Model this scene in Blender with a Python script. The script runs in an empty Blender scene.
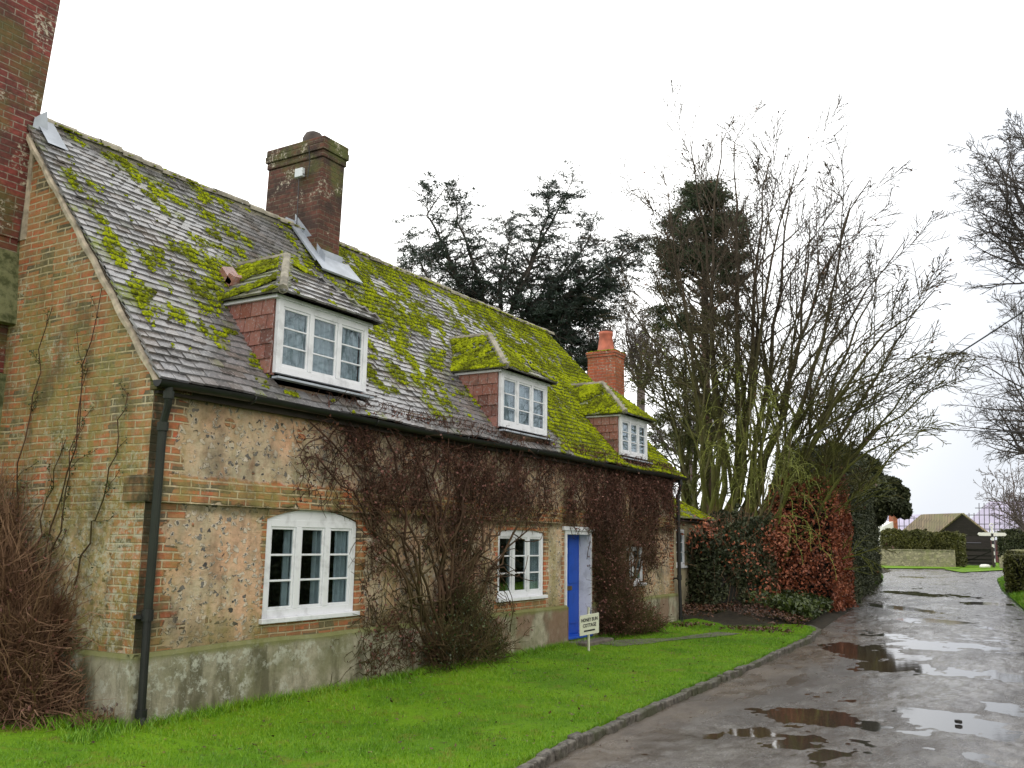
import bpy, math, random
import numpy as np
RNG = np.random.default_rng(7); random.seed(7)
SC = bpy.context.scene
COL = SC.collection
# ------------------------------------------------------------------ camera
CF, CPITCH, CROLL, CYAW = 915.64, 0.1714, 0.0135, 0.5399
CAM = np.array([-5.6275, -7.1833, 1.6515])
_f = np.array([math.cos(CPITCH)*math.cos(CYAW), math.cos(CPITCH)*math.sin(CYAW), math.sin(CPITCH)])
_r = np.array([math.sin(CYAW), -math.cos(CYAW), 0.0]); _u = np.cross(_r, _f)
CR = math.cos(CROLL)*_r + math.sin(CROLL)*_u; CU = -math.sin(CROLL)*_r + math.cos(CROLL)*_u; CFW = _f
HR = np.array([math.sin(CYAW), -math.cos(CYAW), 0.0]); HF = np.array([math.cos(CYAW), math.sin(CYAW), 0.0])
def ray(px, py): return CFW + (px-512)/CF*CR - (py-384)/CF*CU
def at_d(px, py, d):            # real place of a thing seen at px,py and d metres away along the ground
    r = ray(px, py); return CAM + r*(d/math.hypot(r[0], r[1]))
def gz(x, y=0):                 # the ground rises gently beyond the bend
    t = np.clip((np.asarray(x, float)-22)/50, 0, 1); return 0.35*t*t*(3-2*t)
def at_g(px, py, dz=0.0):
    r = ray(px, py); t = (dz-CAM[2])/r[2] if r[2] < -1e-4 else 200
    for _ in range(60):
        P = CAM+r*t; t2 = (gz(P[0])+dz-CAM[2])/r[2] if r[2] < -1e-4 else 200
        t = .5*t+.5*t2
    return CAM+r*t
def pl(px, py, ax, v):
    d = ray(px, py); return CAM + d*((v-CAM[ax])/d[ax])
# ------------------------------------------------------------------ materials
class NT:
    def __init__(s, name):
        s.m = bpy.data.materials.new(name); s.m.use_nodes = True
        s.t = s.m.node_tree; s.t.nodes.clear()
        s.out = s.t.nodes.new('ShaderNodeOutputMaterial')
        s.b = s.t.nodes.new('ShaderNodeBsdfPrincipled'); s.t.links.new(s.b.outputs[0], s.out.inputs[0])
        s.tc = s.t.nodes.new('ShaderNodeTexCoord')
    def set(s, sock, v):
        if isinstance(v, bpy.types.NodeSocket): s.t.links.new(v, sock)
        elif isinstance(v, (tuple, list)) and len(v) == 3 and sock.type == 'RGBA': sock.default_value = (*v, 1)
        else: sock.default_value = v
    def P(s, **k):
        for a, v in k.items(): s.set(s.b.inputs[{'col':'Base Color','rough':'Roughness','spec':'Specular IOR Level','normal':'Normal','metal':'Metallic','sub':'Subsurface Weight','coat':'Coat Weight','coatr':'Coat Roughness'}[a]], v)
        return s
    @property
    def obj(s): return s.tc.outputs['Object']
    def math(s, op, a, b=0.0, c=None, clamp=False):
        n = s.t.nodes.new('ShaderNodeMath'); n.operation = op; n.use_clamp = clamp
        s.set(n.inputs[0], a); s.set(n.inputs[1], b)
        if c is not None: s.set(n.inputs[2], c)
        return n.outputs[0]
    def mix(s, f, a, b, mode='MIX'):
        n = s.t.nodes.new('ShaderNodeMix'); n.data_type = 'RGBA'; n.blend_type = mode; n.clamp_factor = True
        s.set(n.inputs[0], f); s.set(n.inputs[6], a); s.set(n.inputs[7], b); return n.outputs[2]
    def noise(s, vec, scale, detail=4, rough=.55, dist=0, col=False):
        n = s.t.nodes.new('ShaderNodeTexNoise'); s.set(n.inputs['Vector'], vec); n.inputs['Scale'].default_value = scale
        n.inputs['Detail'].default_value = detail; n.inputs['Roughness'].default_value = rough; n.inputs['Distortion'].default_value = dist
        return n.outputs[1 if col else 0]
    def voro(s, vec, scale, feature='F1', out='Distance', rnd=1):
        n = s.t.nodes.new('ShaderNodeTexVoronoi'); n.feature = feature; s.set(n.inputs['Vector'], vec); n.inputs['Scale'].default_value = scale
        n.inputs['Randomness'].default_value = rnd
        return n.outputs[out]
    def step(s, v, lo, hi, a=0., b=1.):
        n = s.t.nodes.new('ShaderNodeMapRange'); n.interpolation_type = 'SMOOTHSTEP'
        s.set(n.inputs[0], v); n.inputs[1].default_value = lo; n.inputs[2].default_value = hi; n.inputs[3].default_value = a; n.inputs[4].default_value = b
        return n.outputs[0]
    def mapping(s, vec, scale=(1,1,1), loc=(0,0,0), rot=(0,0,0)):
        n = s.t.nodes.new('ShaderNodeMapping'); s.set(n.inputs[0], vec); n.inputs['Scale'].default_value = scale; n.inputs['Location'].default_value = loc; n.inputs['Rotation'].default_value = rot
        return n.outputs[0]
    def sep(s, vec):
        n = s.t.nodes.new('ShaderNodeSeparateXYZ'); s.set(n.inputs[0], vec); return n.outputs
    def comb(s, x, y, z=0.0):
        n = s.t.nodes.new('ShaderNodeCombineXYZ'); s.set(n.inputs[0], x); s.set(n.inputs[1], y); s.set(n.inputs[2], z); return n.outputs[0]
    def brick(s, vec, c1, c2, mor, w=.235, h=.076, ms=.009, bias=0.):
        n = s.t.nodes.new('ShaderNodeTexBrick'); s.set(n.inputs['Vector'], vec)
        s.set(n.inputs['Color1'], c1); s.set(n.inputs['Color2'], c2); s.set(n.inputs['Mortar'], mor)
        n.inputs['Scale'].default_value = 1; n.inputs['Mortar Size'].default_value = ms; n.inputs['Mortar Smooth'].default_value = .35
        n.inputs['Bias'].default_value = bias; n.inputs['Brick Width'].default_value = w; n.inputs['Row Height'].default_value = h
        return n.outputs
    def bump(s, h, strength=.5, dist=.01, normal=None):
        n = s.t.nodes.new('ShaderNodeBump'); s.set(n.inputs['Height'], h); n.inputs['Strength'].default_value = strength; n.inputs['Distance'].default_value = dist
        if normal is not None: s.set(n.inputs['Normal'], normal)
        return n.outputs[0]
    def island(s):
        return s.t.nodes.new('ShaderNodeNewGeometry').outputs['Random Per Island']
    def ramp(s, f, stops):
        n = s.t.nodes.new('ShaderNodeValToRGB'); s.set(n.inputs[0], f); e = n.color_ramp.elements
        while len(e) < len(stops): e.new(.5)
        for el, (p, c) in zip(e, stops): el.position = p; el.color = (*c, 1)
        return n.outputs[0]
    def attr(s, name):
        n = s.t.nodes.new('ShaderNodeAttribute'); n.attribute_name = name; return n.outputs['Fac']

def simple(name, col, rough=.6, var=.25, scale=8, bump=.2, metal=0):
    n = NT(name); a = n.noise(n.obj, scale, 5)
    c = n.mix(n.step(a, .3, .7), tuple(x*(1-var) for x in col), tuple(min(1, x*(1+var)) for x in col))
    n.P(col=c, rough=rough, metal=metal)
    if bump: n.P(normal=n.bump(n.noise(n.obj, scale*6, 4), bump, .005))
    return n.m

def leafmat(name, stops, rough=.5, scale=.8, trans=.0):
    n = NT(name); r = n.island(); a = n.noise(n.obj, scale, 3)
    v = n.math('ADD', n.math('MULTIPLY', r, .65), n.math('MULTIPLY', n.step(a, .3, .7), .35))
    n.P(col=n.ramp(v, stops), rough=rough)
    return n.m

M = {}
def wall_mat(name, axis):
    n = NT(name); s = n.sep(n.obj); u = s[0] if axis == 'x' else s[1]; v = s[2]
    w = n.noise(n.obj, 2.2, 3, col=True); ws = n.sep(w)
    uu = n.math('ADD', u, n.math('MULTIPLY', n.math('SUBTRACT', ws[0], .5), .05)); vv = n.math('ADD', v, n.math('MULTIPLY', n.math('SUBTRACT', ws[1], .5), .035))
    vec = n.comb(uu, vv)
    br = n.brick(vec, (.48,.165,.075), (.34,.18,.08), (.60,.50,.34), ms=.011, bias=-.1)
    br2 = n.brick(vec, (.07,.065,.05), (.5,.5,.5), (.5,.5,.5), bias=.0)
    # per-brick variation and dark headers
    bid = n.voro(n.mapping(vec, (4.255, 13.16, 1)), 1, out='Color', rnd=.2); bs = n.sep(bid)
    bcol = n.mix(n.math('MULTIPLY', n.step(bs[0], .72, .8), n.math('SUBTRACT', 1, br[1])), br[0], (.10,.085,.065))
    bcol = n.mix(n.math('MULTIPLY', n.step(bs[1], .75, .85), n.math('SUBTRACT', 1, br[1])), bcol, (.52,.13,.06))
    g1 = n.noise(n.obj, 1.1, 5, .6); g2 = n.noise(n.obj, 14, 5, .6)
    bcol = n.mix(n.step(g2, .40, .75, 0, .45), bcol, (.40,.26,.15))
    # flint in lime mortar
    wv = n.t.nodes.new('ShaderNodeVectorMath'); wv.operation = 'ADD'; wsc = n.t.nodes.new('ShaderNodeVectorMath'); wsc.operation = 'SCALE'; n.set(wsc.inputs[0], n.noise(n.obj, 14, 4, col=True)); wsc.inputs['Scale'].default_value = .14
    n.set(wv.inputs[0], n.obj); n.set(wv.inputs[1], wsc.outputs[0]); fo = n.mapping(wv.outputs[0], (1,1,1.5), rot=(0,.5,0)) if axis == 'x' else n.mapping(wv.outputs[0], (1,1,1.5), rot=(.5,0,0))
    fd = n.voro(fo, 13); fcell = n.sep(n.voro(fo, 13, out='Color')); dn = n.noise(n.obj, .9, 3)
    fl = n.math('MULTIPLY', n.step(n.math('ADD', fd, n.math('ADD', n.math('MULTIPLY', g2, .45), n.math('MULTIPLY', fcell[1], .22))), .60, .66, 1, 0), n.step(n.math('ADD', fcell[0], n.math('MULTIPLY', n.math('SUBTRACT', dn, .5), 1.4)), .40, .44))
    fl2 = n.math('MULTIPLY', n.step(n.math('ADD', fd, n.math('MULTIPLY', g2, .4)), .56, .66, 1, 0), n.step(fcell[1], .35, .45))
    mort = n.mix(n.step(g1, .38, .62), (.64,.40,.26), (.50,.42,.29))
    mort = n.mix(n.step(n.noise(n.mapping(n.obj, loc=(3,0,7)), 1.7, 6, .65), .50, .66, 0, .7), mort, (.30,.27,.19)); mort = n.mix(n.step(n.noise(n.mapping(n.obj, loc=(8,0,2)), 3.3, 6, .7), .54, .66, 0, .6), mort, (.46,.24,.13))
    mort = n.mix(n.step(g2, .45, .7, 0, .6), mort, (.33,.22,.14))
    fcol = n.mix(fl2, mort, (.60,.52,.42)); fcol = n.mix(fl, fcol, n.mix(fcell[2], (.05,.05,.055), (.20,.19,.18)))
    nz = n.math('MULTIPLY', n.math('SUBTRACT', n.noise(n.obj, 5, 3), .5), .35)
    if axis == 'x':
        un = n.math('ADD', u, nz)
        stepq = n.math('MULTIPLY', n.step(n.math('FRACT', n.math('MULTIPLY', v, 2.2)), .45, .5), .12)
        mask = n.step(n.math('ADD', un, stepq), .26, .30, 1, 0)
        vn = n.math('ADD', v, n.math('MULTIPLY', nz, .5))
        band = n.math('MULTIPLY', n.step(vn, 1.97, 2.0), n.step(vn, 2.22, 2.26, 1, 0)); mask = n.math('MAXIMUM', mask, band)
        for (a, b) in ((1.36, 3.02), (5.95, 7.55), (8.02, 9.25), (10.35, 11.55), (12.9, 13.5)):
            k = n.math('MULTIPLY', n.math('MULTIPLY', n.step(un, a-.02, a+.02), n.step(un, b-.02, b+.02, 1, 0)), n.step(vn, 1.9, 2.0, 1, 0) if b < 12.9 else 1.0)
            mask = n.math('MAXIMUM', mask, k)
        
        mask = n.math('MAXIMUM', mask, n.math('MULTIPLY', n.step(n.noise(n.obj, 3.1, 2), .66, .68), .9))
    else:
        un = n.math('ADD', u, nz); vn = n.math('ADD', v, nz)
        fz = n.math('MULTIPLY', n.step(un, .42, .47), n.step(vn, 1.75, 1.95, 1, 0))
        mask = n.math('SUBTRACT', 1, fz)
    col = n.mix(mask, fcol, bcol)
    # moss green film and pale lichen that sit on the masonry
    ga = n.noise(n.mapping(n.obj, (1.5,1.5,.55)), 1.6, 6, .62)
    if axis == 'x':
        gm = n.math('MULTIPLY', n.step(ga, .46, .66), n.step(v, 3.3, 1.6, .25, .7))
        gm = n.math('MAXIMUM', gm, n.math('MULTIPLY', band, n.step(ga, .38, .6, .2, .85)))
    else:
        gm = n.math('MULTIPLY', n.step(ga, .34, .56, .15, .85), n.step(n.math('ADD', n.math('MULTIPLY', v, .55), n.math('MULTIPLY', u, -1.0)), 2.0, 1.0, .3, 1))
        gm = n.math('MULTIPLY', gm, n.step(v, 5.0, 3.6, .35, 1))
    col = n.mix(n.math('MULTIPLY', gm, n.step(g2, .3, .6, .45, 1)), col, n.mix(n.noise(n.obj, 9, 4), (.15,.135,.03), (.34,.29,.10)))
    li = n.math('MULTIPLY', n.step(n.noise(n.obj, 2.4, 3), .50, .66), n.step(n.noise(n.obj, 22, 6, .75), .50, .60))
    if axis != 'x': li = n.math('MULTIPLY', n.math('MAXIMUM', li, n.math('MULTIPLY', n.step(n.noise(n.obj, 13, 6, .75), .5, .58), n.step(vn, 2.9, 1.5, .15, .9))), 1)
    col = n.mix(n.math('MULTIPLY', li, .7 if axis != 'x' else .45), col, (.50,.50,.40))
    dk = n.noise(n.mapping(n.obj, (1,1,.6), (7,3,1)), 2.3, 6, .65)
    col = n.mix(n.step(dk, .46, .70, 0, .62), col, (.075,.055,.035))
    if axis == 'x':
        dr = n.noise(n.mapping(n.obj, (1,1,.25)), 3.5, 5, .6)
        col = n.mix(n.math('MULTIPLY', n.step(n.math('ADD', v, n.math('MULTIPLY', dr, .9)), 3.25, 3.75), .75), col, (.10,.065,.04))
        col = n.mix(n.math('MULTIPLY', n.step(n.math('SUBTRACT', n.math('ABSOLUTE', n.math('SUBTRACT', v, 1.93)), n.math('MULTIPLY', dr, .16)), .0, -.07), .7), col, (.09,.085,.035))  # shade below the string course, painted in as a dark olive strip
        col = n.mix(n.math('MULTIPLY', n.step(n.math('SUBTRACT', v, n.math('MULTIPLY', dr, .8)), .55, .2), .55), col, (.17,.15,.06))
    if axis == 'x': col = n.mix(n.math('MULTIPLY', n.step(n.math('ADD', u, n.math('MULTIPLY', nz, .6)), .12, .0), n.step(dk, .35, .55, .35, .95)), col, (.04,.04,.022))
    h = n.math('ADD', n.math('MULTIPLY', n.math('SUBTRACT', 1, br[1]), mask), n.math('MULTIPLY', n.math('SUBTRACT', 1, mask), n.math('MAXIMUM', n.math('MULTIPLY', fl, .9), n.math('MULTIPLY', fl2, .7))))
    h = n.math('ADD', h, n.math('MULTIPLY', g2, .9)); h = n.math('ADD', h, n.math('MULTIPLY', bs[2], .35))
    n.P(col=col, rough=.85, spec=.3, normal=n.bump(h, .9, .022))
    return n.m
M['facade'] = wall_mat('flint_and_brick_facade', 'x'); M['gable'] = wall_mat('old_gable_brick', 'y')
def chim_mat(name, axis, c1, c2, mor, dark=.5, green=.3):
    n = NT(name); s = n.sep(n.obj); g = n.t.nodes.new('ShaderNodeNewGeometry'); nn = n.sep(g.outputs['Normal'])
    u = n.mix(n.step(n.math('ABSOLUTE', nn[0]), .5, .6), n.comb(s[0], s[2]), n.comb(s[1], s[2]))
    br = n.brick(u, c1, c2, mor, ms=.008)
    ns = n.noise(n.obj, 2.0, 5, .6); n2 = n.noise(n.obj, 16, 5, .65)
    col = n.mix(n.step(n2, .4, .65, 0, .6), br[0], tuple(x*.45 for x in c1))
    col = n.mix(n.step(ns, .42, .62, 0, dark), col, (.045,.03,.025))
    col = n.mix(n.step(n.noise(n.mapping(n.obj, loc=(3,1,2)), 1.7, 5), .48, .66, 0, green), col, (.10,.12,.03))
    col = n.mix(n.math('MULTIPLY', n.step(n.noise(n.obj, 3., 3), .55, .62), n.step(n.noise(n.obj, 25, 5, .7), .52, .58)), col, (.42,.38,.30))
    n.P(col=col, rough=.85, spec=.3, normal=n.bump(n.math('ADD', n.math('SUBTRACT', 1, br[1]), n.math('MULTIPLY', n2, .9)), .9, .02))
    return n.m
M['chim_big'] = chim_mat('dark_red_stack_brick', 'x', (.24,.055,.045), (.13,.038,.034), (.30,.25,.20), .6, .5)
M['chim_mid'] = chim_mat('sooty_stack_brick', 'x', (.15,.058,.04), (.075,.04,.03), (.17,.14,.10), .9, .75)
M['chim_red'] = chim_mat('orange_stack_brick', 'x', (.48,.13,.06), (.36,.10,.055), (.40,.28,.20), .15, .2)
def plinth_mat():
    n = NT('limewashed_plinth'); s = n.sep(n.obj)
    a = n.noise(n.obj, 1.3, 6, .6); b = n.noise(n.obj, 11, 6, .7); 
    col = n.mix(n.step(b, .35, .65), (.28,.26,.19), (.40,.37,.28))
    col = n.mix(n.step(a, .45, .65, 0, .75), col, (.16,.16,.08))
    red = n.math('MULTIPLY', n.step(s[0], 4.0, 4.6), n.step(n.noise(n.obj, 1.5, 3), .42, .55)); col = n.mix(n.math('MULTIPLY', red, .75), col, (.20,.11,.075))
    w = n.math('MULTIPLY', n.step(n.noise(n.mapping(n.obj, loc=(5,2,0)), 1.2, 3), .40, .54), n.step(n.noise(n.obj, 7, 8, .78), .49, .60))
    w = n.math('MULTIPLY', w, n.step(s[0], 3.5, 1.2, .12, 1))
    st = n.noise(n.mapping(n.obj, (1.2,1.2,.3), (2,5,0)), 2.6, 6, .65); col = n.mix(n.step(st, .48, .64, 0, .8), col, (.085,.08,.045))
    col = n.mix(n.math('MULTIPLY', w, .75), col, (.55,.56,.48))
    col = n.mix(n.math('MULTIPLY', n.step(n.math('ADD', s[2], n.math('MULTIPLY', b, .25)), .30, .02), .8), col, (.10,.13,.03))
    col = n.mix(n.math('MULTIPLY', n.step(n.math('ADD', s[2], n.math('MULTIPLY', b, .12)), .60, .67), .8), col, (.16,.17,.05))
    n.P(col=col, rough=.85, spec=.3, normal=n.bump(n.math('ADD', b, n.math('MULTIPLY', w, .25)), .6, .02)); return n.m
M['plinth'] = plinth_mat()
def tile_mat(name, cols, moss=(.17,.21,.008)):
    n = NT(name); r = n.island(); b = n.noise(n.obj, 30, 5, .7); lich = n.noise(n.obj, 6, 4)
    c = n.ramp(r, cols)
    c = n.mix(n.step(b, .52, .64, 0, .55), c, (.40,.38,.38))
    c = n.mix(n.step(lich, .55, .7, 0, .5), c, (.06,.05,.045))
    m = n.attr('moss'); mm = n.math('MULTIPLY', m, n.step(n.noise(n.obj, 18, 5, .7), .35, .6))
    c = n.mix(mm, c, moss)
    n.P(col=c, rough=n.math('ADD', .26, n.math('MULTIPLY', mm, .6)), spec=.8, normal=n.bump(b, .35, .006)); return n.m
M['tile'] = tile_mat('wet_clay_tiles', [(0,(.09,.085,.08)),(.35,(.15,.15,.155)),(.6,(.20,.20,.21)),(.85,(.14,.12,.105)),(1,(.27,.27,.28))])
M['redtile'] = tile_mat('red_hung_tiles', [(0,(.24,.085,.065)),(.5,(.34,.16,.13)),(1,(.15,.065,.055))])
M['ridge'] = simple('ridge_mortar', (.26,.24,.19), .8, .4, 6, .5)
M['verge'] = simple('pale_verge_mortar', (.40,.34,.26), .9, .35, 9, .6)
def moss_mat():
    n = NT('moss_cushions'); r = n.island(); a = n.noise(n.obj, 3, 4); b = n.noise(n.obj, 70, 3)
    v = n.math('ADD', n.math('MULTIPLY', r, .5), n.math('MULTIPLY', n.step(a, .3, .7), .5))
    n.P(col=n.ramp(v, [(0,(.045,.05,.006)),(.35,(.11,.125,.006)),(.7,(.26,.31,.005)),(1,(.38,.42,.012))]), rough=.95, spec=.1, normal=n.bump(b, .8, .01)); return n.m
M['moss'] = moss_mat()
def paint(name, col, dirt=.25):
    n = NT(name); a = n.noise(n.obj, 4, 5, .65); b = n.noise(n.obj, 45, 4, .7)
    c = n.mix(n.math('MULTIPLY', n.step(a, .48, .68), dirt), col, tuple(x*.45 for x in col)); c = n.mix(n.step(b, .62, .72, 0, dirt), c, (.25,.22,.15))
    n.P(col=c, rough=.45, normal=n.bump(b, .25, .003)); return n.m
M['white'] = paint('white_gloss_paint', (.74,.76,.80), .42); M['blue'] = paint('blue_door_paint', (.005,.075,.50), .3)
M['black'] = simple('black_gutter', (.008,.009,.009), .5, .3, 5, .2)
M['pipe_green'] = simple('downpipe_green_black', (.008,.012,.007), .65, .5, 3, .25)
M['lead'] = simple('lead_flashing', (.36,.40,.46), .4, .2, 3, .3)
M['dark'] = simple('dark_timber', (.03,.022,.018), .8, .3, 4, .2)
M['brass'] = simple('aged_brass', (.25,.18,.07), .4, .2, 9, 0, .8)
M['curtain'] = simple('net_curtain', (.62,.64,.66), .9, .15, 7, .2)
M['plastic'] = simple('pale_plastic', (.6,.65,.68), .4, .05, 7, 0)
M['stone_step'] = simple('step_stone', (.14,.12,.10), .7, .3, 7, .4)
def glass_mat():
    n = NT('window_glass'); t = n.t
    tr = t.nodes.new('ShaderNodeBsdfTransparent'); tr.inputs[0].default_value = (.72,.78,.80,1)
    gl = t.nodes.new('ShaderNodeBsdfGlossy'); gl.inputs['Roughness'].default_value = .02; gl.inputs[0].default_value = (.9,.95,1,1)
    bmp = n.bump(n.noise(n.obj, 2.0, 2), .05, .02); t.links.new(bmp, gl.inputs['Normal'])
    fr = t.nodes.new('ShaderNodeLayerWeight'); fr.inputs[0].default_value = .5
    mx = t.nodes.new('ShaderNodeMixShader'); f = n.math('ADD', n.math('MULTIPLY', n.math('POWER', fr.outputs['Facing'], 3.2), .95), .06, clamp=True)
    t.links.new(f, mx.inputs[0]); t.links.new(tr.outputs[0], mx.inputs[1]); t.links.new(gl.outputs[0], mx.inputs[2]); t.links.new(mx.outputs[0], n.out.inputs[0])
    return n.m
M['glass'] = glass_mat()
def bark(name, c1, c2, green=None, gz0=0, gz1=6, amt=.8):
    n = NT(name); a = n.noise(n.mapping(n.obj, (1,1,.4)), 5, 5, .6); s = n.sep(n.obj)
    c = n.mix(n.step(a, .35, .65), c1, c2)
    if green: c = n.mix(n.math('MULTIPLY', n.step(n.noise(n.obj, 1.3, 4), .35, .6, .3, 1), n.step(s[2], gz1, gz0, 0, amt)), c, green)
    n.P(col=c, rough=.85, spec=.2, normal=n.bump(a, .6, .02)); return n.m
M['bark_moss'] = bark('mossy_bark', (.035,.028,.020), (.085,.065,.045), (.13,.15,.025), .5, 9.5, .9)
M['bark_dark'] = bark('dark_bark', (.05,.045,.04), (.10,.085,.075))
M['bark_pine'] = bark('pine_bark', (.08,.055,.04), (.15,.10,.07))
M['bark_far'] = bark('far_tree_bark', (.11,.09,.085), (.17,.14,.13))
M['vine'] = bark('vine_stems', (.04,.021,.015), (.095,.05,.035), (.07,.075,.018), 0, 2.9, .6)
M['twig'] = bark('dry_twigs', (.13,.07,.045), (.24,.15,.09))
M['vine_leaf'] = leafmat('vine_dead_leaves', [(0,(.045,.02,.014)),(.4,(.12,.045,.032)),(.8,(.20,.075,.055)),(1,(.32,.18,.13))], .6)
M['ivy'] = leafmat('ivy_green', [(0,(.012,.022,.006)),(.5,(.035,.055,.012)),(.85,(.08,.11,.02)),(1,(.16,.19,.04))], .4)
M['needle'] = leafmat('cedar_needles', [(0,(.015,.028,.022)),(.5,(.03,.05,.038)),(1,(.06,.085,.06))], .6)
M['pine'] = leafmat('pine_needles', [(0,(.02,.035,.014)),(.5,(.045,.07,.026)),(1,(.09,.12,.045))], .6)
M['olive'] = leafmat('olive_green_foliage', [(0,(.04,.05,.012)),(.5,(.10,.12,.03)),(1,(.19,.21,.06))], .6)
M['catkin'] = leafmat('hanging_green_shoots', [(0,(.08,.10,.015)),(.5,(.16,.19,.025)),(1,(.28,.30,.05))], .6)
M['beech'] = leafmat('copper_beech_leaves', [(0,(.07,.02,.01)),(.4,(.20,.055,.024)),(.75,(.34,.10,.042)),(1,(.44,.20,.10))], .55, 1.2)
M['brownleaf'] = leafmat('fallen_brown_leaves', [(0,(.02,.012,.007)),(.45,(.06,.026,.015)),(.85,(.16,.07,.04)),(1,(.36,.26,.18))], .5)
M['hedge'] = leafmat('dark_hedge_leaves', [(0,(.014,.022,.008)),(.5,(.038,.05,.018)),(1,(.09,.10,.04))], .6)
M['yew'] = leafmat('clipped_hedge_green', [(0,(.04,.045,.01)),(.5,(.08,.085,.016)),(1,(.15,.15,.03))], .6)
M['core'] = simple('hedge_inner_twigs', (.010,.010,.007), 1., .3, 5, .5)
M['blade'] = leafmat('grass_blades', [(0,(.05,.13,.003)),(.35,(.10,.25,.004)),(.6,(.15,.32,.005)),(.88,(.22,.34,.008)),(1,(.30,.27,.05))], .5, .7)
def lawn_mat():
    n = NT('lawn_turf'); a = n.noise(n.obj, .7, 5, .6); b = n.noise(n.obj, 22, 5, .7); c = n.noise(n.obj, 90, 3)
    col = n.mix(n.step(a, .35, .65), (.085,.20,.003), (.15,.30,.004)); col = n.mix(n.step(b, .5, .75, 0, .7), col, (.035,.07,.006))
    col = n.mix(n.step(n.noise(n.obj, 3, 5, .65), .52, .66, 0, .75), col, (.16,.17,.02)); col = n.mix(n.step(n.noise(n.mapping(n.obj, loc=(4,4,0)), 6, 5, .7), .60, .68, 0, .7), col, (.07,.055,.025))
    n.P(col=col, rough=.8, spec=.2, normal=n.bump(n.math('ADD', b, c), .8, .02)); return n.m
M['lawn'] = lawn_mat()
def road_mat():
    n = NT('wet_asphalt'); s = n.sep(n.obj)
    ln = n.mapping(n.obj, (.35,1,1))
    a = n.noise(ln, 1.1, 6, .62, .6); b = n.noise(n.obj, 60, 4, .7); c = n.noise(ln, 3.2, 6, .65, .8)
    grit = n.voro(n.obj, 120)
    col = n.mix(n.step(a, .35, .62), (.062,.054,.047), (.15,.137,.124))
    col = n.mix(n.step(c, .5, .68, 0, .6), col, (.045,.038,.032))
    col = n.mix(n.step(b, .54, .66, 0, .75), col, (.34,.32,.29)); col = n.mix(n.step(n.noise(n.obj, 38, 4, .7), .54, .64, 0, .6), col, (.035,.03,.028))
    # silt washed up along the kerb
    k = n.math('ADD', s[1], n.math('MULTIPLY', c, .9)); silt = n.math('MULTIPLY', n.step(k, -3.7, -3.15), n.step(s[0], 18, 12)); col = n.mix(n.math('MULTIPLY', silt, .75), col, (.13,.10,.07))
    wet = n.step(n.math('ADD', a, n.math('MULTIPLY', c, .55)), .68, .86)
    wr = n.step(n.math('ADD', s[1], n.math('MULTIPLY', a, 1.5)), -3.4, -5.0); wet = n.math('MAXIMUM', wet, n.math('MULTIPLY', wr, n.step(n.math('ADD', a, n.math('MULTIPLY', c, .5)), .56, .78, .15, 1)))
    rough = n.math('ADD', n.math('MULTIPLY', n.math('SUBTRACT', 1, wet), .22), .10)
    rough = n.math('ADD', rough, n.math('MULTIPLY', silt, .15))
    hh = n.math('ADD', n.math('MULTIPLY', b, .6), n.math('MULTIPLY', grit, .5)); hb = n.math('MULTIPLY', hh, n.step(wet, 0, 1, 1, .35))
    nb = n.bump(n.math('ADD', hb, n.math('MULTIPLY', c, 1.2)), .75, .014)
    pz = n.noise(n.mapping(n.obj, (.6,1,1), (3,8,0)), 1.6, 7, .7); col = n.mix(n.step(pz, .44, .6, 0, .65), col, (.055,.042,.032)); col = n.mix(n.step(n.noise(n.mapping(n.obj, (.5,1,1), (9,2,0)), 2.4, 6, .7), .54, .64, 0, .5), col, (.20,.19,.175))
    n.P(col=col, rough=rough, spec=.75, normal=nb); return n.m
M['road'] = road_mat()
n = NT('puddle_water'); s_ = n.sep(n.obj); br_ = n.math('MULTIPLY', n.step(n.math('ADD', s_[1], n.math('MULTIPLY', n.noise(n.obj, 1.2, 3), 1.2)), -5.0, -4.0), n.step(s_[0], 16, 10))
n.P(col=n.mix(br_, (.035,.032,.03), (.06,.042,.028)), rough=.05, spec=.5, normal=n.bump(n.noise(n.obj, 7, 3), .05, .01)); M['puddle'] = n.m  # brown tint on the left: mud, plus dark reddish reflections painted in
M['crack'] = simple('broken_asphalt_edge', (.022,.02,.018), .7, .3, 20, .6)
M['kerb'] = NT('kerb_stone')
_n = M['kerb']; _b = _n.noise(_n.obj, 14, 5, .7); _n.P(col=_n.mix(_n.step(_n.noise(_n.obj, 2.2, 4), .45, .62, 0, .7), _n.mix(_n.step(_b, .35, .65), (.05,.045,.036), (.18,.165,.14)), (.05,.06,.02)), rough=.7, normal=_n.bump(_b, .7, .02)); M['kerb'] = _n.m
M['earth'] = simple('bare_earth', (.028,.022,.012), .95, .5, 9, 1.)
M['path'] = simple('path_slab', (.12,.115,.09), .7, .4, 5, .5)
M['field'] = simple('far_field', (.06,.13,.015), .9, .3, .1, .3)
def stone_mat():
    n = NT('rubble_stone_wall'); v = n.voro(n.mapping(n.obj, (1,1,1.6)), 5, 'DISTANCE_TO_EDGE'); c = n.sep(n.voro(n.mapping(n.obj, (1,1,1.6)), 5, out='Color'))
    col = n.mix(c[0], (.22,.20,.14), (.42,.38,.26)); col = n.mix(n.step(v, .0, .07, 1, 0), col, (.12,.11,.07)); col = n.mix(n.step(n.noise(n.obj, 1.2, 5), .45, .65, 0, .7), col, (.24,.25,.10))
    n.P(col=col, rough=.85, normal=n.bump(n.step(v, 0, .12), .6, .03)); return n.m
M['stone'] = stone_mat()
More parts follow.
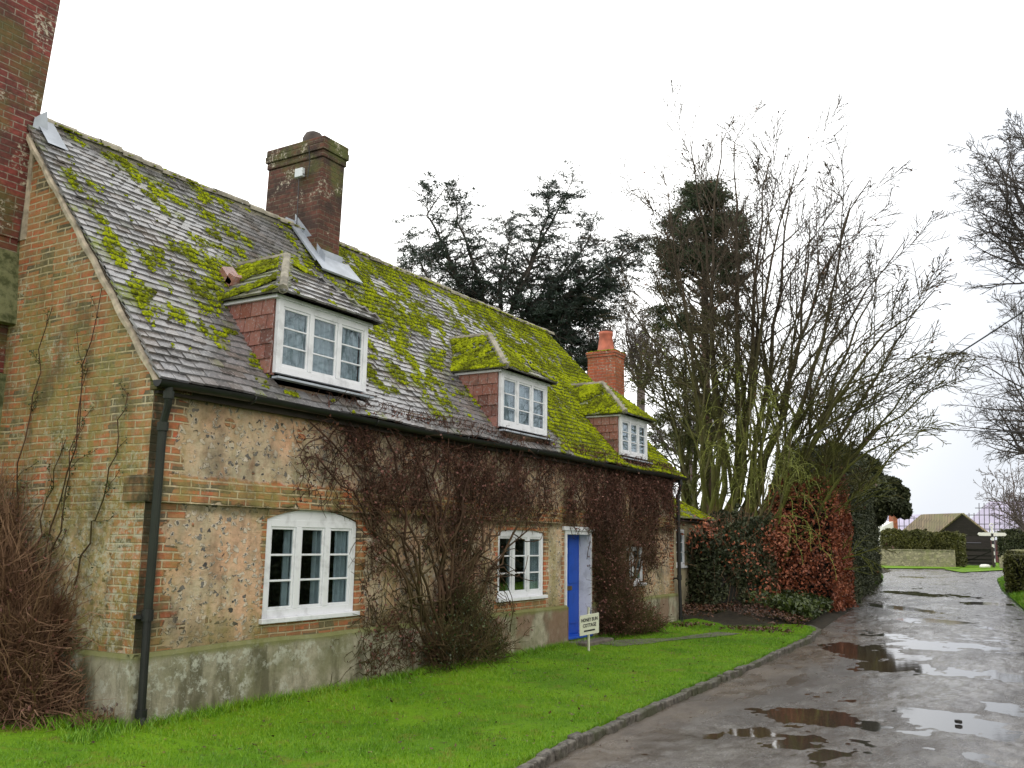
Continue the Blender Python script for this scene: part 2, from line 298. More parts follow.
def boards_mat():
    n = NT('black_weatherboard'); s = n.sep(n.obj); w = n.math('FRACT', n.math('MULTIPLY', s[2], 5.2)); a = n.noise(n.mapping(n.obj, (1,1,6)), 2, 4)
    n.P(col=n.mix(a, (.018,.013,.014), (.045,.035,.035)), rough=.8, normal=n.bump(w, .8, .03)); return n.m
M['boards'] = boards_mat()
def barnroof_mat():
    n = NT('barn_clay_roof'); b = n.brick(n.comb(n.sep(n.obj)[0], n.sep(n.obj)[1]), (.26,.20,.12), (.18,.14,.09), (.07,.06,.04), w=.4, h=.22, ms=.02)
    n.P(col=n.mix(n.step(n.noise(n.obj, .9, 5), .4, .62, 0, .7), b[0], (.20,.20,.09)), rough=.7, normal=n.bump(n.math('SUBTRACT', 1, b[1]), .5, .03)); return n.m
M['barnroof'] = barnroof_mat()
M['sheeting'] = simple('pale_roof_sheeting', (.44,.41,.54), .6, .08, .4, .1)
M['pole'] = simple('scaffold_pole', (.16,.15,.19), .5, .1, 3, 0)
M['redwall'] = simple('dark_red_wall', (.12,.045,.05), .8, .2, 1, .2)
M['ext_wall'] = simple('pale_render_wall', (.30,.26,.17), .85, .45, 2.2, .7)
M['signwhite'] = paint('sign_board_paint', (.62,.64,.52), .12); M['signblack'] = simple('sign_black_paint', (.015,.015,.018), .6, .1, 9, 0)
M['postwhite'] = paint('post_white_paint', (.75,.75,.70), .15)
M['terra'] = simple('terracotta_pot', (.42,.12,.07), .7, .25, 5, .3); M['sootpot'] = simple('sooty_pot', (.06,.045,.04), .8, .4, 5, .4)
M['cable'] = simple('overhead_cable', (.04,.04,.045), .6, .1, 9, 0)
# ------------------------------------------------------------------ mesh helpers
class MB:
    """collects quads and triangles for ONE mesh object"""
    def __init__(s): s.v = []; s.q = []; s.t = []; s.n = 0; s.at = []
    def add(s, V, Q=None, T=None, attr=None):
        V = np.asarray(V, float).reshape(-1, 3)
        if Q is not None and len(Q): s.q.append(np.asarray(Q, int).reshape(-1, 4)+s.n)
        if T is not None and len(T): s.t.append(np.asarray(T, int).reshape(-1, 3)+s.n)
        s.v.append(V); s.n += len(V)
        s.at.append(np.broadcast_to(np.asarray(0. if attr is None else attr, float), (len(V),)))
        return s
    def box(s, lo, hi):
        lo = np.array(lo, float); hi = np.array(hi, float); lo, hi = np.minimum(lo, hi), np.maximum(lo, hi)
        c = (lo+hi)/2; h = (hi-lo)/2
        return s.boxes([c], [[h[0],0,0]], [[0,h[1],0]], [[0,0,h[2]]])
    def boxes(s, c, ax, ay, az, attr=None):
        c, ax, ay, az = [np.asarray(a, float).reshape(-1, 3) for a in (c, ax, ay, az)]
        k = len(c); sg = np.array([[-1,-1,-1],[1,-1,-1],[1,1,-1],[-1,1,-1],[-1,-1,1],[1,-1,1],[1,1,1],[-1,1,1]])
        V = c[:,None]+sg[None,:,0:1]*ax[:,None]+sg[None,:,1:2]*ay[:,None]+sg[None,:,2:3]*az[:,None]
        F = np.array([[0,3,2,1],[4,5,6,7],[0,1,5,4],[1,2,6,5],[2,3,7,6],[3,0,4,7]])
        Q = (np.arange(k)[:,None,None]*8+F[None]).reshape(-1, 4)
        return s.add(V, Q, attr=None if attr is None else np.repeat(attr, 8))
    def bar(s, a, b, w, h, up=(0,0,1)):
        a = np.array(a, float); b = np.array(b, float); d = b-a; L = np.linalg.norm(d); d /= L; up = np.array(up, float)
        sd = np.cross(d, up); 
        if np.linalg.norm(sd) < 1e-3: sd = np.cross(d, [1,0,0])
        sd /= np.linalg.norm(sd); u = np.cross(sd, d)
        return s.boxes([(a+b)/2], [d*L/2], [sd*w/2], [u*h/2])
    def tubes(s, P, R, sides=4, attr=None, cap=True):
        P = np.asarray(P, float); R = np.asarray(R, float)
        if P.ndim == 2: P = P[None]; R = R.reshape(1, -1) if R.ndim else np.full((1, P.shape[1]), float(R))
        k, n, _ = P.shape; R = np.broadcast_to(R, (k, n))
        T = np.gradient(P, axis=1); T /= np.linalg.norm(T, axis=2, keepdims=True)+1e-9
        mt = np.abs(T.mean(1)); ref = np.eye(3)[np.argmin(mt, axis=1)][:,None,:]
        A = np.cross(T, np.broadcast_to(ref, T.shape)); A /= np.linalg.norm(A, axis=2, keepdims=True)+1e-9; B = np.cross(T, A)
        th = np.arange(sides)*2*np.pi/sides
        V = P[:,:,None]+R[:,:,None,None]*(np.cos(th)[None,None,:,None]*A[:,:,None]+np.sin(th)[None,None,:,None]*B[:,:,None])
        i = np.arange(k)[:,None,None]*n*sides; j = np.arange(n-1)[None,:,None]*sides; q = np.arange(sides)[None,None,:]; q2 = (q+1) % sides
        Q = np.stack([i+j+q, i+j+q2, i+j+sides+q2, i+j+sides+q], -1).reshape(-1, 4)
        s.add(V, Q, attr=attr)
        if cap and sides == 4:
            i = np.arange(k)*n*sides+s.n-k*n*sides; s.q.append(np.stack([i+3,i+2,i+1,i], 1)); e = i+(n-1)*sides; s.q.append(np.stack([e,e+1,e+2,e+3], 1))
        elif cap and k < 200:
            for a in range(k):
                b0 = s.n-k*n*sides+a*n*sides; e = b0+(n-1)*sides
                for m in range(1, sides-1): s.t.append(np.array([[b0, b0+m+1, b0+m],[e, e+m, e+m+1]]))
        return s
    def cards(s, c, size, asp=.6, nrm=None, rng=RNG, flat=0.):
        """little folded leaves at centres c"""
        c = np.asarray(c, float); k = len(c); size = np.broadcast_to(np.asarray(size, float), (k,))[:,None]
        a = rng.normal(size=(k,3)); 
        if flat: a[:,2] *= (1-flat)
        a /= np.linalg.norm(a, axis=1, keepdims=True)
        b = np.cross(a, rng.normal(size=(k,3))); b /= np.linalg.norm(b, axis=1, keepdims=True)+1e-9
        if flat: b[:,2] *= (1-flat)
        nn = np.cross(a, b)
        V = np.stack([c-a*size, c+b*size*asp+nn*size*.15, c+a*size, c-b*size*asp+nn*size*.15], 1)
        Q = np.arange(k*4).reshape(-1, 4)
        return s.add(V, Q)
    def grid(s, X, Y, Z, attr=None):
        n, m = X.shape; V = np.stack([X, Y, Z], -1).reshape(-1, 3); i = np.arange(n-1)[:,None]*m; j = np.arange(m-1)[None]
        Q = np.stack([i+j, i+m+j, i+m+j+1, i+j+1], -1).reshape(-1, 4); return s.add(V, Q, attr=attr)
    def lathe(s, c, prof, sides=16):
        th = np.arange(sides)*2*np.pi/sides; V = []
        for r, z in prof: V += [(c[0]+r*math.cos(t), c[1]+r*math.sin(t), c[2]+z) for t in th]
        Q = [[i*sides+j, i*sides+(j+1) % sides, (i+1)*sides+(j+1) % sides, (i+1)*sides+j] for i in range(len(prof)-1) for j in range(sides)]
        return s.add(V, Q)
    def prism(s, poly, vec):       # planar polygon extruded by vec (convex or fan-safe)
        poly = np.array(poly, float); k = len(poly); V = np.concatenate([poly, poly+np.array(vec, float)])
        T = [[0, i, i+1] for i in range(1, k-1)]+[[k, k+i+1, k+i] for i in range(1, k-1)]
        Q = [[i, k+i, k+(i+1) % k, (i+1) % k] for i in range(k)]
        return s.add(V, Q, T)
    def build(s, name, mat, parent=None, smooth=False, bevel=0, origin=None):
        V = np.concatenate(s.v); me = bpy.data.meshes.new(name)
        q = np.concatenate(s.q) if s.q else np.zeros((0,4), int); t = np.concatenate(s.t) if s.t else np.zeros((0,3), int)
        if origin is not None: V = V-np.array(origin)
        elif parent is not None and parent.name in OR: V = V-OR[parent.name]
        me.vertices.add(len(V)); me.vertices.foreach_set('co', V.ravel())
        nl = q.size+t.size; me.loops.add(nl); me.loops.foreach_set('vertex_index', np.concatenate([q.ravel(), t.ravel()]).astype(np.int32))
        me.polygons.add(len(q)+len(t)); st = np.concatenate([np.arange(len(q))*4, len(q)*4+np.arange(len(t))*3]); me.polygons.foreach_set('loop_start', st.astype(np.int32))
        me.polygons.foreach_set('use_smooth', np.full(len(q)+len(t), bool(smooth)))
        me.update(); me.validate()
        at = np.concatenate(s.at)
        if at.any(): a = me.attributes.new('moss', 'FLOAT', 'POINT'); a.data.foreach_set('value', at.astype(np.float32))
        me.materials.append(mat if not isinstance(mat, str) else M[mat])
        o = bpy.data.objects.new(name, me); COL.objects.link(o)
        if parent is not None: o.parent = parent
        if origin is not None: o.location = origin
        if bevel:
            b = o.modifiers.new('bevel', 'BEVEL'); b.width = bevel; b.segments = 2; b.limit_method = 'ANGLE'
        return o
OR = {}
def tag(o, label, cat, group=None):
    o['label'] = label; o['category'] = cat
    if group: o['group'] = group
    return o
def thing(name, label, cat, group=None, loc=(0,0,0)):
    o = bpy.data.objects.new(name, None); COL.objects.link(o); o.location = loc; OR[o.name] = np.array(loc, float); o.empty_display_size = .2
    return tag(o, label, cat, group)
def struct(name, mb, mat, **k): o = mb.build(name, mat, **k); o['kind'] = 'structure'; return o
def stuff(o): o['kind'] = 'stuff'; return o
# value noise
_NZ = np.random.default_rng(3).random((64,64))
def vnoise(x, y):
    x = np.asarray(x, float); y = np.asarray(y, float); i = np.floor(x).astype(int); j = np.floor(y).astype(int); a = x-i; b = y-j; a = a*a*(3-2*a); b = b*b*(3-2*b)
    g = lambda p, q: _NZ[p % 64, q % 64]
    return (g(i,j)*(1-a)+g(i+1,j)*a)*(1-b)+(g(i,j+1)*(1-a)+g(i+1,j+1)*a)*b
def fbm(x, y, o=4): return sum(vnoise(np.asarray(x)*2**k+k*17, np.asarray(y)*2**k+k*5)*.5**k for k in range(o))/sum(.5**k for k in range(o))
# ================================================================== COTTAGE
XL, HE, YR, ZR = 13.15, 3.27, 2.64, 6.36; XS = -.12
house = thing('cottage', 'long flint and brick cottage with mossy tiled roof, three dormers and blue door', 'house')
def wall_open(x0, x1, z0, z1, opens, y=0., depth=.22):
    m = MB(); xs = sorted({x0, x1, *[o[0] for o in opens], *[o[1] for o in opens]}); zs = sorted({z0, z1, *[o[2] for o in opens], *[o[3] for o in opens]})
    for a, b in zip(xs, xs[1:]):
        for c, d in zip(zs, zs[1:]):
            if any(o[0] <= a and b <= o[1] and o[2] <= c and d <= o[3] for o in opens): continue
            m.add([(a,y,c),(b,y,c),(b,y,d),(a,y,d)], [[0,1,2,3]]); m.add([(a,y+depth+.1,c),(b,y+depth+.1,c),(b,y+depth+.1,d),(a,y+depth+.1,d)], [[3,2,1,0]])
    for a, b, c, d in opens:
        D = y+depth+.1
        m.add([(a,y,c),(a,D,c),(a,D,d),(a,y,d)], [[0,1,2,3]]); m.add([(b,y,c),(b,D,c),(b,D,d),(b,y,d)], [[3,2,1,0]])
        m.add([(a,y,d),(b,y,d),(b,D,d),(a,D,d)], [[0,1,2,3]]); m.add([(a,y,c),(b,y,c),(b,D,c),(a,D,c)], [[3,2,1,0]])
    return m
W1 = (1.40, 2.86, .83, 2.0); W2 = (6.02, 7.44, .83, 1.84); W3 = (10.5, 11.5, .9, 1.62); DO = (8.13, 9.12, .06, 1.86)
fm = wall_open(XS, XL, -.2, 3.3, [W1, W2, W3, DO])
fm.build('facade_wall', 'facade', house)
# gable walls
gm = MB(); zr = lambda y: HE-.02+(min(y, 2*YR-y))*(ZR-HE)/YR-.06
gp = [(XS,.004,-.2),(XS,.004,zr(0)),(XS,YR,zr(YR)),(XS,2*YR,zr(0)),(XS,2*YR,-.2)]
gm.prism(gp[::-1], (.28,0,0)); gm.build('gable_wall', 'gable', house)
g2 = MB(); g2.add([(XL,0.02,-.2),(XL,.02,HE),(12.3,YR,ZR-.1),(XL,2*YR,HE),(XL,2*YR,-.2)], None, [[0,1,2],[0,2,4],[2,3,4]]); g2.build('far_gable_wall', 'gable', house)
bw = MB(); bw.box((0.1,2*YR-.25,-.2), (XL-.05,2*YR,3.2)); bw.build('rear_wall', 'gable', house)
# plinth with sloping top
pm = MB()
for a, b in ((XS-.07, DO[0]), (DO[1], XL+.06)):
    n = max(2, int((b-a)/.25)); X = np.linspace(a, b, n)
    y0 = -.075+.02*fbm(X*1.3, X*0+3); zt = .605+.03*(fbm(X*.9, X*0+7)-.5)
    Z = np.stack([np.full(n, -.1), np.full(n,.3), zt, zt+.035, zt+.035]); Y = np.stack([y0-.01, y0+.004, y0, y0+.02, np.full(n, .02)])
    pm.grid(np.broadcast_to(X, Z.shape).copy(), Y, Z)
for xx in (DO[0], DO[1]): pm.add([(xx,-.08,-.1),(xx,.15,-.1),(xx,.15,.62),(xx,-.08,.62)], [[0,1,2,3]])
Y = np.linspace(-.07, 5.2, 24); x0 = XS-.07+.02*fbm(Y, Y*0+5); zt = .60+.03*(fbm(Y, Y*0+1)-.5)+.0*Y
pm.grid(np.stack([x0-.01, x0+.004, x0, x0+.02, np.full(24,XS+.02)]), np.broadcast_to(Y, (5,24)).copy(), np.stack([np.full(24,-.1), np.full(24,.3), zt, zt+.035, zt+.035]))
pm.build('plinth', 'plinth', house)
# string course
sm = MB(); n = 60
for a, b in ((XS-.035, 8.0), (9.3, XL)):
    X = np.linspace(a, b, n); wz = .02*(fbm(X*.8, X*0+11)-.5)
    sm.grid(np.broadcast_to(X, (4,n)).copy(), np.stack([np.full(n,.01), np.full(n,-.035), -.035+.008*fbm(X*9, X*0), np.full(n,.01)]), np.stack([1.975+wz, 1.975+wz, 2.2+wz, 2.23+wz]))
e = XS-.035; f_ = XS+.01
sm.add([(e,-.035,1.975),(e,-.035,2.2),(e,.28,2.2),(e,.28,1.975)], [[0,1,2,3]]); sm.add([(e,-.035,1.975),(e,.28,1.975),(f_,.28,1.975),(f_,-.035,1.975)], [[0,1,2,3]])
sm.add([(e,.28,1.975),(e,.28,2.2),(f_,.28,2.2),(f_,.28,1.975)], [[0,1,2,3]]); sm.add([(e,-.035,2.2),(e,.28,2.2),(f_,.28,2.23),(f_,-.035,2.23)], [[3,2,1,0]])
sm.build('string_course', 'facade', house)
# ---------------- roof tiles
def moss_field(x, t, L=4.3):
    f = fbm(x*.9+4, t*1.1+2, 4); f2 = fbm(x*3.1, t*2.0+9, 3)
    s = t/L
    f3 = fbm(x*7.3+3, t*6.1+1, 3)
    m = (f-.5)*1.2+(f2-.5)*1.0+(f3-.5)*1.9-.10
    m += .28*np.exp(-((s-.97)/.07)**2)*np.clip((x-2)/3+.4, .2, 1.1)
    m += .22*np.exp(-((x-1.7)/1.6)**2-((s-.62)/.25)**2)
    m += np.clip((x-7.2)/2.6, 0, 1)*.72 + np.clip((x-11)/2, 0, 1)*.3
    m += .22*np.exp(-((x-5.)/1.1)**2)*(.4+.6*(s > .2)) + .25*np.exp(-((x-9)/1.)**2)
    m -= .35*np.clip((.22-s)/.2, 0, 1)*(x < 7.6)
    return np.clip(m*3.2, 0, 1)
SAG = lambda x, t: .035*np.sin(x*.9+1)*np.sin(np.pi*np.clip(t/4.3, 0, 1))+.018*np.sin(x*2.7+t*1.9)
def tile_rows(mb, e0, e1, t0, t1, rows, w=.165, L=.165, th=.024, skip=None, mossf=None, surf=None, rng=RNG):
    e0, e1, t0, t1 = [np.array(a, float) for a in (e0, e1, t0, t1)]
    nrm = np.cross(e1-e0, (t0+t1)/2-(e0+e1)/2); nrm /= np.linalg.norm(nrm)
    if nrm[2] < 0: nrm = -nrm
    C, A, B, N, MO = [], [], [], [], []
    for r in range(rows):
        s = (r+.0)/rows; a = e0+(t0-e0)*s; b = e1+(t1-e1)*s; ln = np.linalg.norm(b-a)
        if ln < .05: continue
        d = (b-a)/ln; up = np.cross(nrm, d); up *= np.sign(up[2]) or 1; nt = max(1, int(round(ln/w)))
        off = (.5 if r % 2 else 0); k = np.arange(nt+(1 if r % 2 else 0)); u0 = np.clip((k-off)/nt, 0, 1); u1 = np.clip((k+1-off)/nt, 0, 1)
        uc = (u0+u1)/2; hw = (u1-u0)*ln/2-.0025; ok = hw > .01; uc, hw = uc[ok], hw[ok]
        tilt = .15+rng.normal(0, .020, len(uc)); ll = L/2+rng.normal(0, .0025, len(uc))
        upv = up[None]*np.cos(tilt)[:,None]-nrm[None]*np.sin(tilt)[:,None]; nv = nrm[None]*np.cos(tilt)[:,None]+up[None]*np.sin(tilt)[:,None]
        rl = rng.normal(0, .014, len(uc))[:,None]; dv = d[None]+nv*rl
        c = a[None]+d[None]*(uc*ln)[:,None]+upv*(ll+rng.normal(0,.005,len(uc)))[:,None]+nrm[None]*(.028+rng.normal(0,.0025,len(uc)))[:,None]
        if surf is not None: c = c+nrm[None]*surf(c[:,0], np.full(len(c), s*np.linalg.norm(t0-e0)))[:,None]
        if skip is not None:
            ok = ~skip(c); c, dv, hw, upv, ll, nv = c[ok], dv[ok], hw[ok], upv[ok], ll[ok], nv[ok]
            if not len(c): continue
        C.append(c); A.append(dv*hw[:,None]); B.append(upv*ll[:,None]); N.append(nv*th/2)
        MO.append(mossf(c[:,0], np.full(len(c), s*np.linalg.norm(t0-e0))) if mossf else np.zeros(len(c)))
    C, A, B, N = [np.concatenate(q) for q in (C, A, B, N)]; MO = np.concatenate(MO)
    mb.boxes(C, A, B, N, attr=MO+1e-4)
    return C
K = (ZR-HE)/YR; EY = -.16; EZ = HE+K*EY; SL = math.hypot(YR-EY, ZR-EZ)
DORM = [(1.36, 2.86, 3.42, 4.24), (5.99, 7.44, 3.37, 4.20), (10.38, 11.68, 3.33, 4.07)]
def skip_d(c):
    r = np.zeros(len(c), bool)
    for (a, b, z0, z1) in DORM: r |= (c[:,0] > a+.02) & (c[:,0] < b-.02) & (c[:,2] < z1+.02) & (c[:,2] > z0-.16)
    r |= (c[:,0] > 4.2) & (c[:,0] < 4.68) & (c[:,1] > 2.25)
    return r
END = lambda t: 13.55-1.25*(t/SL)**.55
main = MB(); rows = 40
def main_skip(c):
    t = (c[:,2]-EZ)/(ZR-EZ)*SL; return skip_d(c) | (c[:,0] > END(np.clip(t, 0, SL)))
roof_ctrs = tile_rows(main, (XS-.08,EY,EZ), (13.6,EY,EZ), (XS-.08,YR,ZR), (13.6,YR,ZR), rows, skip=main_skip, mossf=moss_field, surf=SAG)
roof = main.build('roof', 'tile', house)
# boarding below the tiles and rear slope
ub = MB(); DR = sorted(DORM)
def rp(x, t, o=0): return (x, EY+(YR-EY)*t/SL-o*math.sin(math.atan(K)), EZ+(ZR-EZ)*t/SL+o*math.cos(math.atan(K)))
xs = [XS-.03]+[v for d in DR for v in (d[0]+.03, d[1]-.03)]+[12.2]
for i, (a, b) in enumerate(zip(xs, xs[1:])):
    t0 = 0. if i % 2 == 0 else (DR[i//2][3]-EZ)/(ZR-EZ)*SL
    ub.add([rp(a,t0,-.05), rp(b,t0,-.05), rp(b,SL,-.05), rp(a,SL,-.05)], [[0,1,2,3]])
ub.add([rp(12.2,0,-.05), rp(13.4,0,-.05), rp(12.9,SL*.2,-.05), rp(12.5,SL*.55,-.05), rp(12.2,SL,-.05)], None, [[0,1,2],[0,2,3],[0,3,4]])
ub.add([(XS-.05,YR,ZR),(12.3,YR,ZR),(13.3,2*YR+.15,HE-.15),(XS-.05,2*YR+.15,HE-.15)], [[0,1,2,3]])
ub.build('roof_boarding', 'dark', roof)
# moss cushions
def domes(mb, C, R, nrm, rng=RNG):
    k = len(C); nrm = np.array(nrm)/np.linalg.norm(nrm); a = np.cross(nrm, [1,0,.01]); a /= np.linalg.norm(a); b = np.cross(nrm, a)
    th = np.arange(5)*2*np.pi/5; ph = rng.random((k,1))*6.28
    R = np.asarray(R)[:,None,None]
    ring = lambda rr, hh: C[:,None]+R*(rr*(1+rng.normal(0,.18,(k,5)))[...,None]*(np.cos(th+ph)[...,None]*a+np.sin(th+ph)[...,None]*b)+hh*nrm)
    V = np.concatenate([ring(1,-.15), ring(.75,.38), C[:,None]+R*(.48+rng.normal(0,.12,(k,1,1)))*nrm], 1)
    q = np.array([[j,(j+1)%5,5+(j+1)%5,5+j] for j in range(5)]); t = np.array([[5+j,5+(j+1)%5,10] for j in range(5)])
    o = np.arange(k)[:,None,None]*11
    mb.add(V, (o+q).reshape(-1,4), (o+t).reshape(-1,3))
mo = MB(); NR = np.array([0,-math.sin(math.atan(K)),math.cos(math.atan(K))])
k = 230000; x = RNG.random(k)*13.6-.05; t = RNG.random(k)*SL; mf = moss_field(x, t)
row = np.abs(((t/SL*rows) % 1)-.08); keep = (RNG.random(k) < mf**1.2*.75*(row < .5)) & (x < END(t)-.03)
x, t, mf = x[keep], t[keep], mf[keep]; C = np.stack([x, EY+(YR-EY)*t/SL, EZ+(ZR-EZ)*t/SL], 1)+NR*(.045+SAG(x,t))[:,None]
s2 = ~skip_d(C); domes(mo, C[s2], (.007+.012*RNG.random(s2.sum())*(.5+mf[s2])), NR)
moss = stuff(mo.build('moss', 'moss', roof, smooth=True)); 
# ridge tiles
rt = MB(); x = XS-.0
while x < 12.25:
    L = .30; zz = ZR+.02+.035*math.sin(x*.9)*.0+float(.012*math.sin(x*2.7)); th = np.linspace(-.25, np.pi+.25, 8)
    if not (4.15 < x < 4.72):
        rr = .105+RNG.normal(0,.004); X = np.array([x, x+L*.98]); 
        Yv = YR+rr*np.cos(th)*1.1; Zv = zz+rr*.75*np.sin(th)-.02+RNG.normal(0,.006)
        rt.grid(np.broadcast_to(X[:,None], (2,8)).copy(), np.broadcast_to(Yv, (2,8)).copy(), np.broadcast_to(Zv, (2,8)).copy()+np.array([[0],[.012]]))
    x += L
rt.build('ridge_tile', 'ridge', roof)
kk = 6000; xr = RNG.random(kk)*12.3; keep = RNG.random(kk) < np.clip((fbm(xr*1.5, xr*0)-.42)*4+np.clip((xr-6)/6, 0, .5), 0.05, 1); xr = xr[keep]; yy = RNG.normal(0,.07,len(xr))
mo2 = MB(); C = np.stack([xr, YR+yy, ZR+.075-np.abs(yy)*.6], 1); domes(mo2, C, .012+.022*RNG.random(len(xr)), (0,-.3,1)); stuff(mo2.build('moss', 'moss', roof, smooth=True))
rb = MB(); rb.bar((XS,YR,ZR-.03),(12.25,YR,ZR-.03),.16,.10); rb.build('ridge_bedding', 'ridge', roof)
# verge mortar line
vg = MB(); n = 30; t = np.linspace(0, SL*.985, n)
for (dx, dn, w) in ((-.055, -.035, .05),):
    P = np.array([rp(XS-.05+.012*math.sin(i*1.7), tt, -.05) for i, tt in enumerate(t)]); vg.tubes(P, np.full(n, .038), 6)
vg.build('verge_mortar', 'verge', roof)
vg = MB(); P0 = [(XS-.012,.02,zr(0)-.05+.0),(XS-.012,YR-.25,zr(YR-.25)-.05),(XS-.012,YR-.25,zr(YR-.25)+.03),(XS-.012,.0,zr(0)+.03)]
vg.prism(P0, (.02,0,0)); vg.prism([(XS-.014,YR-.30,4.85),(XS-.014,YR-.12,4.85),(XS-.014,YR-.12,6.25),(XS-.014,YR-.26,6.1)], (.02,0,0))
vg.build('gable_mortar_band', 'verge', house)
# corner corbel under the eave
cb = MB(); cb.box((XS-.05,-.1,3.0),(.24,.0,3.08)); cb.box((XS-.06,-.13,3.083),(.24,.0,3.16)); cb.build('eave_corbel', 'chim_mid', house, bevel=.008)
# gutter
gt = MB(); X = np.linspace(XS-.12, 13.45, 50); th = np.linspace(np.pi, 2*np.pi, 7); sagx = .012*np.sin(X*1.1)
r_ = .062; Y = (EY-.03)+r_*np.cos(th); Z = EZ-.012+r_*np.sin(th)
gt.grid(np.broadcast_to(X[:,None], (50,7)).copy(), np.broadcast_to(Y, (50,7)).copy(), Z[None]+sagx[:,None]); gt.grid(np.broadcast_to(X[:,None], (50,7)).copy(), (EY-.03)+(r_-.006)*np.cos(th)[None]+0*X[:,None], (EZ-.012+(r_-.006)*np.sin(th))[None]+sagx[:,None])
for i in range(7): xx = .9+i*1.95; gt.tubes(np.array([(xx, EY-.03+(r_+.006)*math.cos(a), EZ-.012+(r_+.006)*math.sin(a)) for a in th]), np.full(7, .009), 6)
gt.add([(XS-.12, (EY-.03)+r_*math.cos(a), EZ-.012+r_*math.sin(a)) for a in th], None, [[0,i+1,i] for i in range(1,6)])
gt.build('gutter', 'black', house, smooth=True)
fb = MB(); fb.box((XS-.02,-.09,HE-.30),(13.3,-.03,HE-.16)); fb.build('fascia_board', 'dark', house)
# downpipes
def downpipe(x, top, mat1, mat2, parent, y=-.11):
    m = MB(); e = EY-.03
    m.tubes(np.array([(x-.01,e,top),(x-.01,e,top-.16),(x,e+.01,top-.2),(x+.015,y,top-.38),(x+.015,y,top-.42)]), np.full(5, .036), 10)
    m.tubes(np.array([(x-.01,e,top-.08),(x-.01,e,top-.15)]), np.full(2, .05), 10); m.tubes(np.array([(x+.015,y,top-.44),(x+.015,y,top-.36)]), np.full(2, .053), 10)
    m.tubes(np.array([(x+.015,y,top-.4),(x+.012,y,1.0)]), np.full(2, .04), 12)
    p = m.build('downpipe', mat1, parent, smooth=False)
    m = MB(); m.tubes(np.array([(x+.012,y-.0,1.0),(x+.01,y-.02,.16),(x+.008,y-.05,.04)]), np.full(3, .036), 12); m.tubes(np.array([(x+.012,y,.92),(x+.012,y,1.02)]), np.full(2, .052), 12); m.box((x-.06,y+.0,.94),(x+.08,y+.1,.97))
    m.tubes(np.array([(x+.01,y-.02,.10),(x+.01,y-.022,.17)]), np.full(2, .05), 12)
    m.build('pipe_foot', mat2, p)
downpipe(-.095, EZ-.02, 'pipe_green', 'black', house)
downpipe(13.12, EZ-.02, 'black', 'black', house, y=-.12)
# ---------------- windows
def window(parent, x0, x1, z0, z1, y, arch=0., sill=True, rowsn=3, lights=3, curtain=True, fr=.075, mull=.085, gw=.022, cur_y=.085, name='window'):
    m = MB(); d = .06
    m.box((x0,y,z0),(x0+fr,y+d,z1)); m.box((x1-fr,y,z0),(x1,y+d,z1)); m.box((x0+fr,y,z0),(x1-fr,y+d,z0+fr*1.1)); m.box((x0+fr,y,z1-fr),(x1-fr,y+d,z1))
    w = (x1-x0-2*fr-(lights-1)*mull)/lights; pane = MB()
    for i in range(lights):
        a = x0+fr+i*(w+mull); b = a+w
        if i: m.box((a-mull,y-.004,z0+fr*1.1),(a,y+d-.004,z1-fr))
        A, B = z0+fr*1.1, z1-fr; c = .028
        m.box((a,y+.012,A),(a+c,y+.045,B)); m.box((b-c,y+.012,A),(b,y+.045,B)); m.box((a+c,y+.012,A),(b-c,y+.045,A+c)); m.box((a+c,y+.012,B-c),(b-c,y+.045,B))
        for j in range(1, rowsn): zz = A+c+(B-A-2*c)*j/rowsn; m.box((a+c,y+.014,zz-gw/2),(b-c,y+.04,zz+gw/2))
        pane.box((a+.01,y+.026,A+.01),(b-.01,y+.031,B-.01))
    if arch:
        n = 12; X = np.linspace(x0, x1, n); u = (X-x0)/(x1-x0)*2-1; Z = z1+arch*(1-u**2)
        m.grid(np.stack([X,X]), np.full((2,n), y+.002), np.stack([np.full(n, z1-.001), Z+.001])); m.grid(np.stack([X,X]), np.stack([np.full(n,y+.002), np.full(n,y+d)]), np.stack([Z,Z]))
    f = m.build(name, 'white', parent, bevel=.004); pane.build('pane', 'glass', f)
    if sill: s = MB(); s.box((x0-.05,y-.07,z0-.05),(x1+.05,y+.05,z0)); s.build('sill', 'white', f, bevel=.006)
    if curtain:
        for (a, b) in curtain:
            c = MB()
            n = 40; X = np.linspace(x0+(x1-x0)*a, x0+(x1-x0)*b, n); Yc = y+cur_y+.03*np.sin(X*75)
            c.grid(np.stack([X,X]), np.stack([Yc,Yc]), np.stack([np.full(n,z0+.05), np.full(n,z1)]))
            c.build('curtain', 'curtain', f, smooth=True)
    return f
window(house, W1[0]+.01, W1[1]-.01, .84, 1.86, .02, arch=.12, curtain=[(.24,.36),(.56,.70),(.80,1)])
window(house, W2[0]+.01, W2[1]-.01, .84, 1.80, .02, arch=.05, curtain=[(.28,.36),(.75,1)], fr=.065)
window(house, W3[0]+.01, W3[1]-.01, .91, 1.61, .02, lights=2, curtain=[(0,.2),(.8,1)], fr=.055)
# cambered brick head that fills the opening above the board
n = 12
for (a, b, zb, zt, ar) in ((W1[0], W1[1], 1.86, 2.0, .12), (W2[0], W2[1], 1.80, 1.84, .05)):
    hd = MB(); X = np.linspace(a, b, n); u = (X-a)/(b-a)*2-1; hd.grid(np.stack([X,X]), np.full((2,n), -.004), np.stack([np.minimum(zb+ar*(1-u**2)+.004, zt+.01), np.full(n, zt+.015)])); hd.build('brick_arch', 'facade', house)
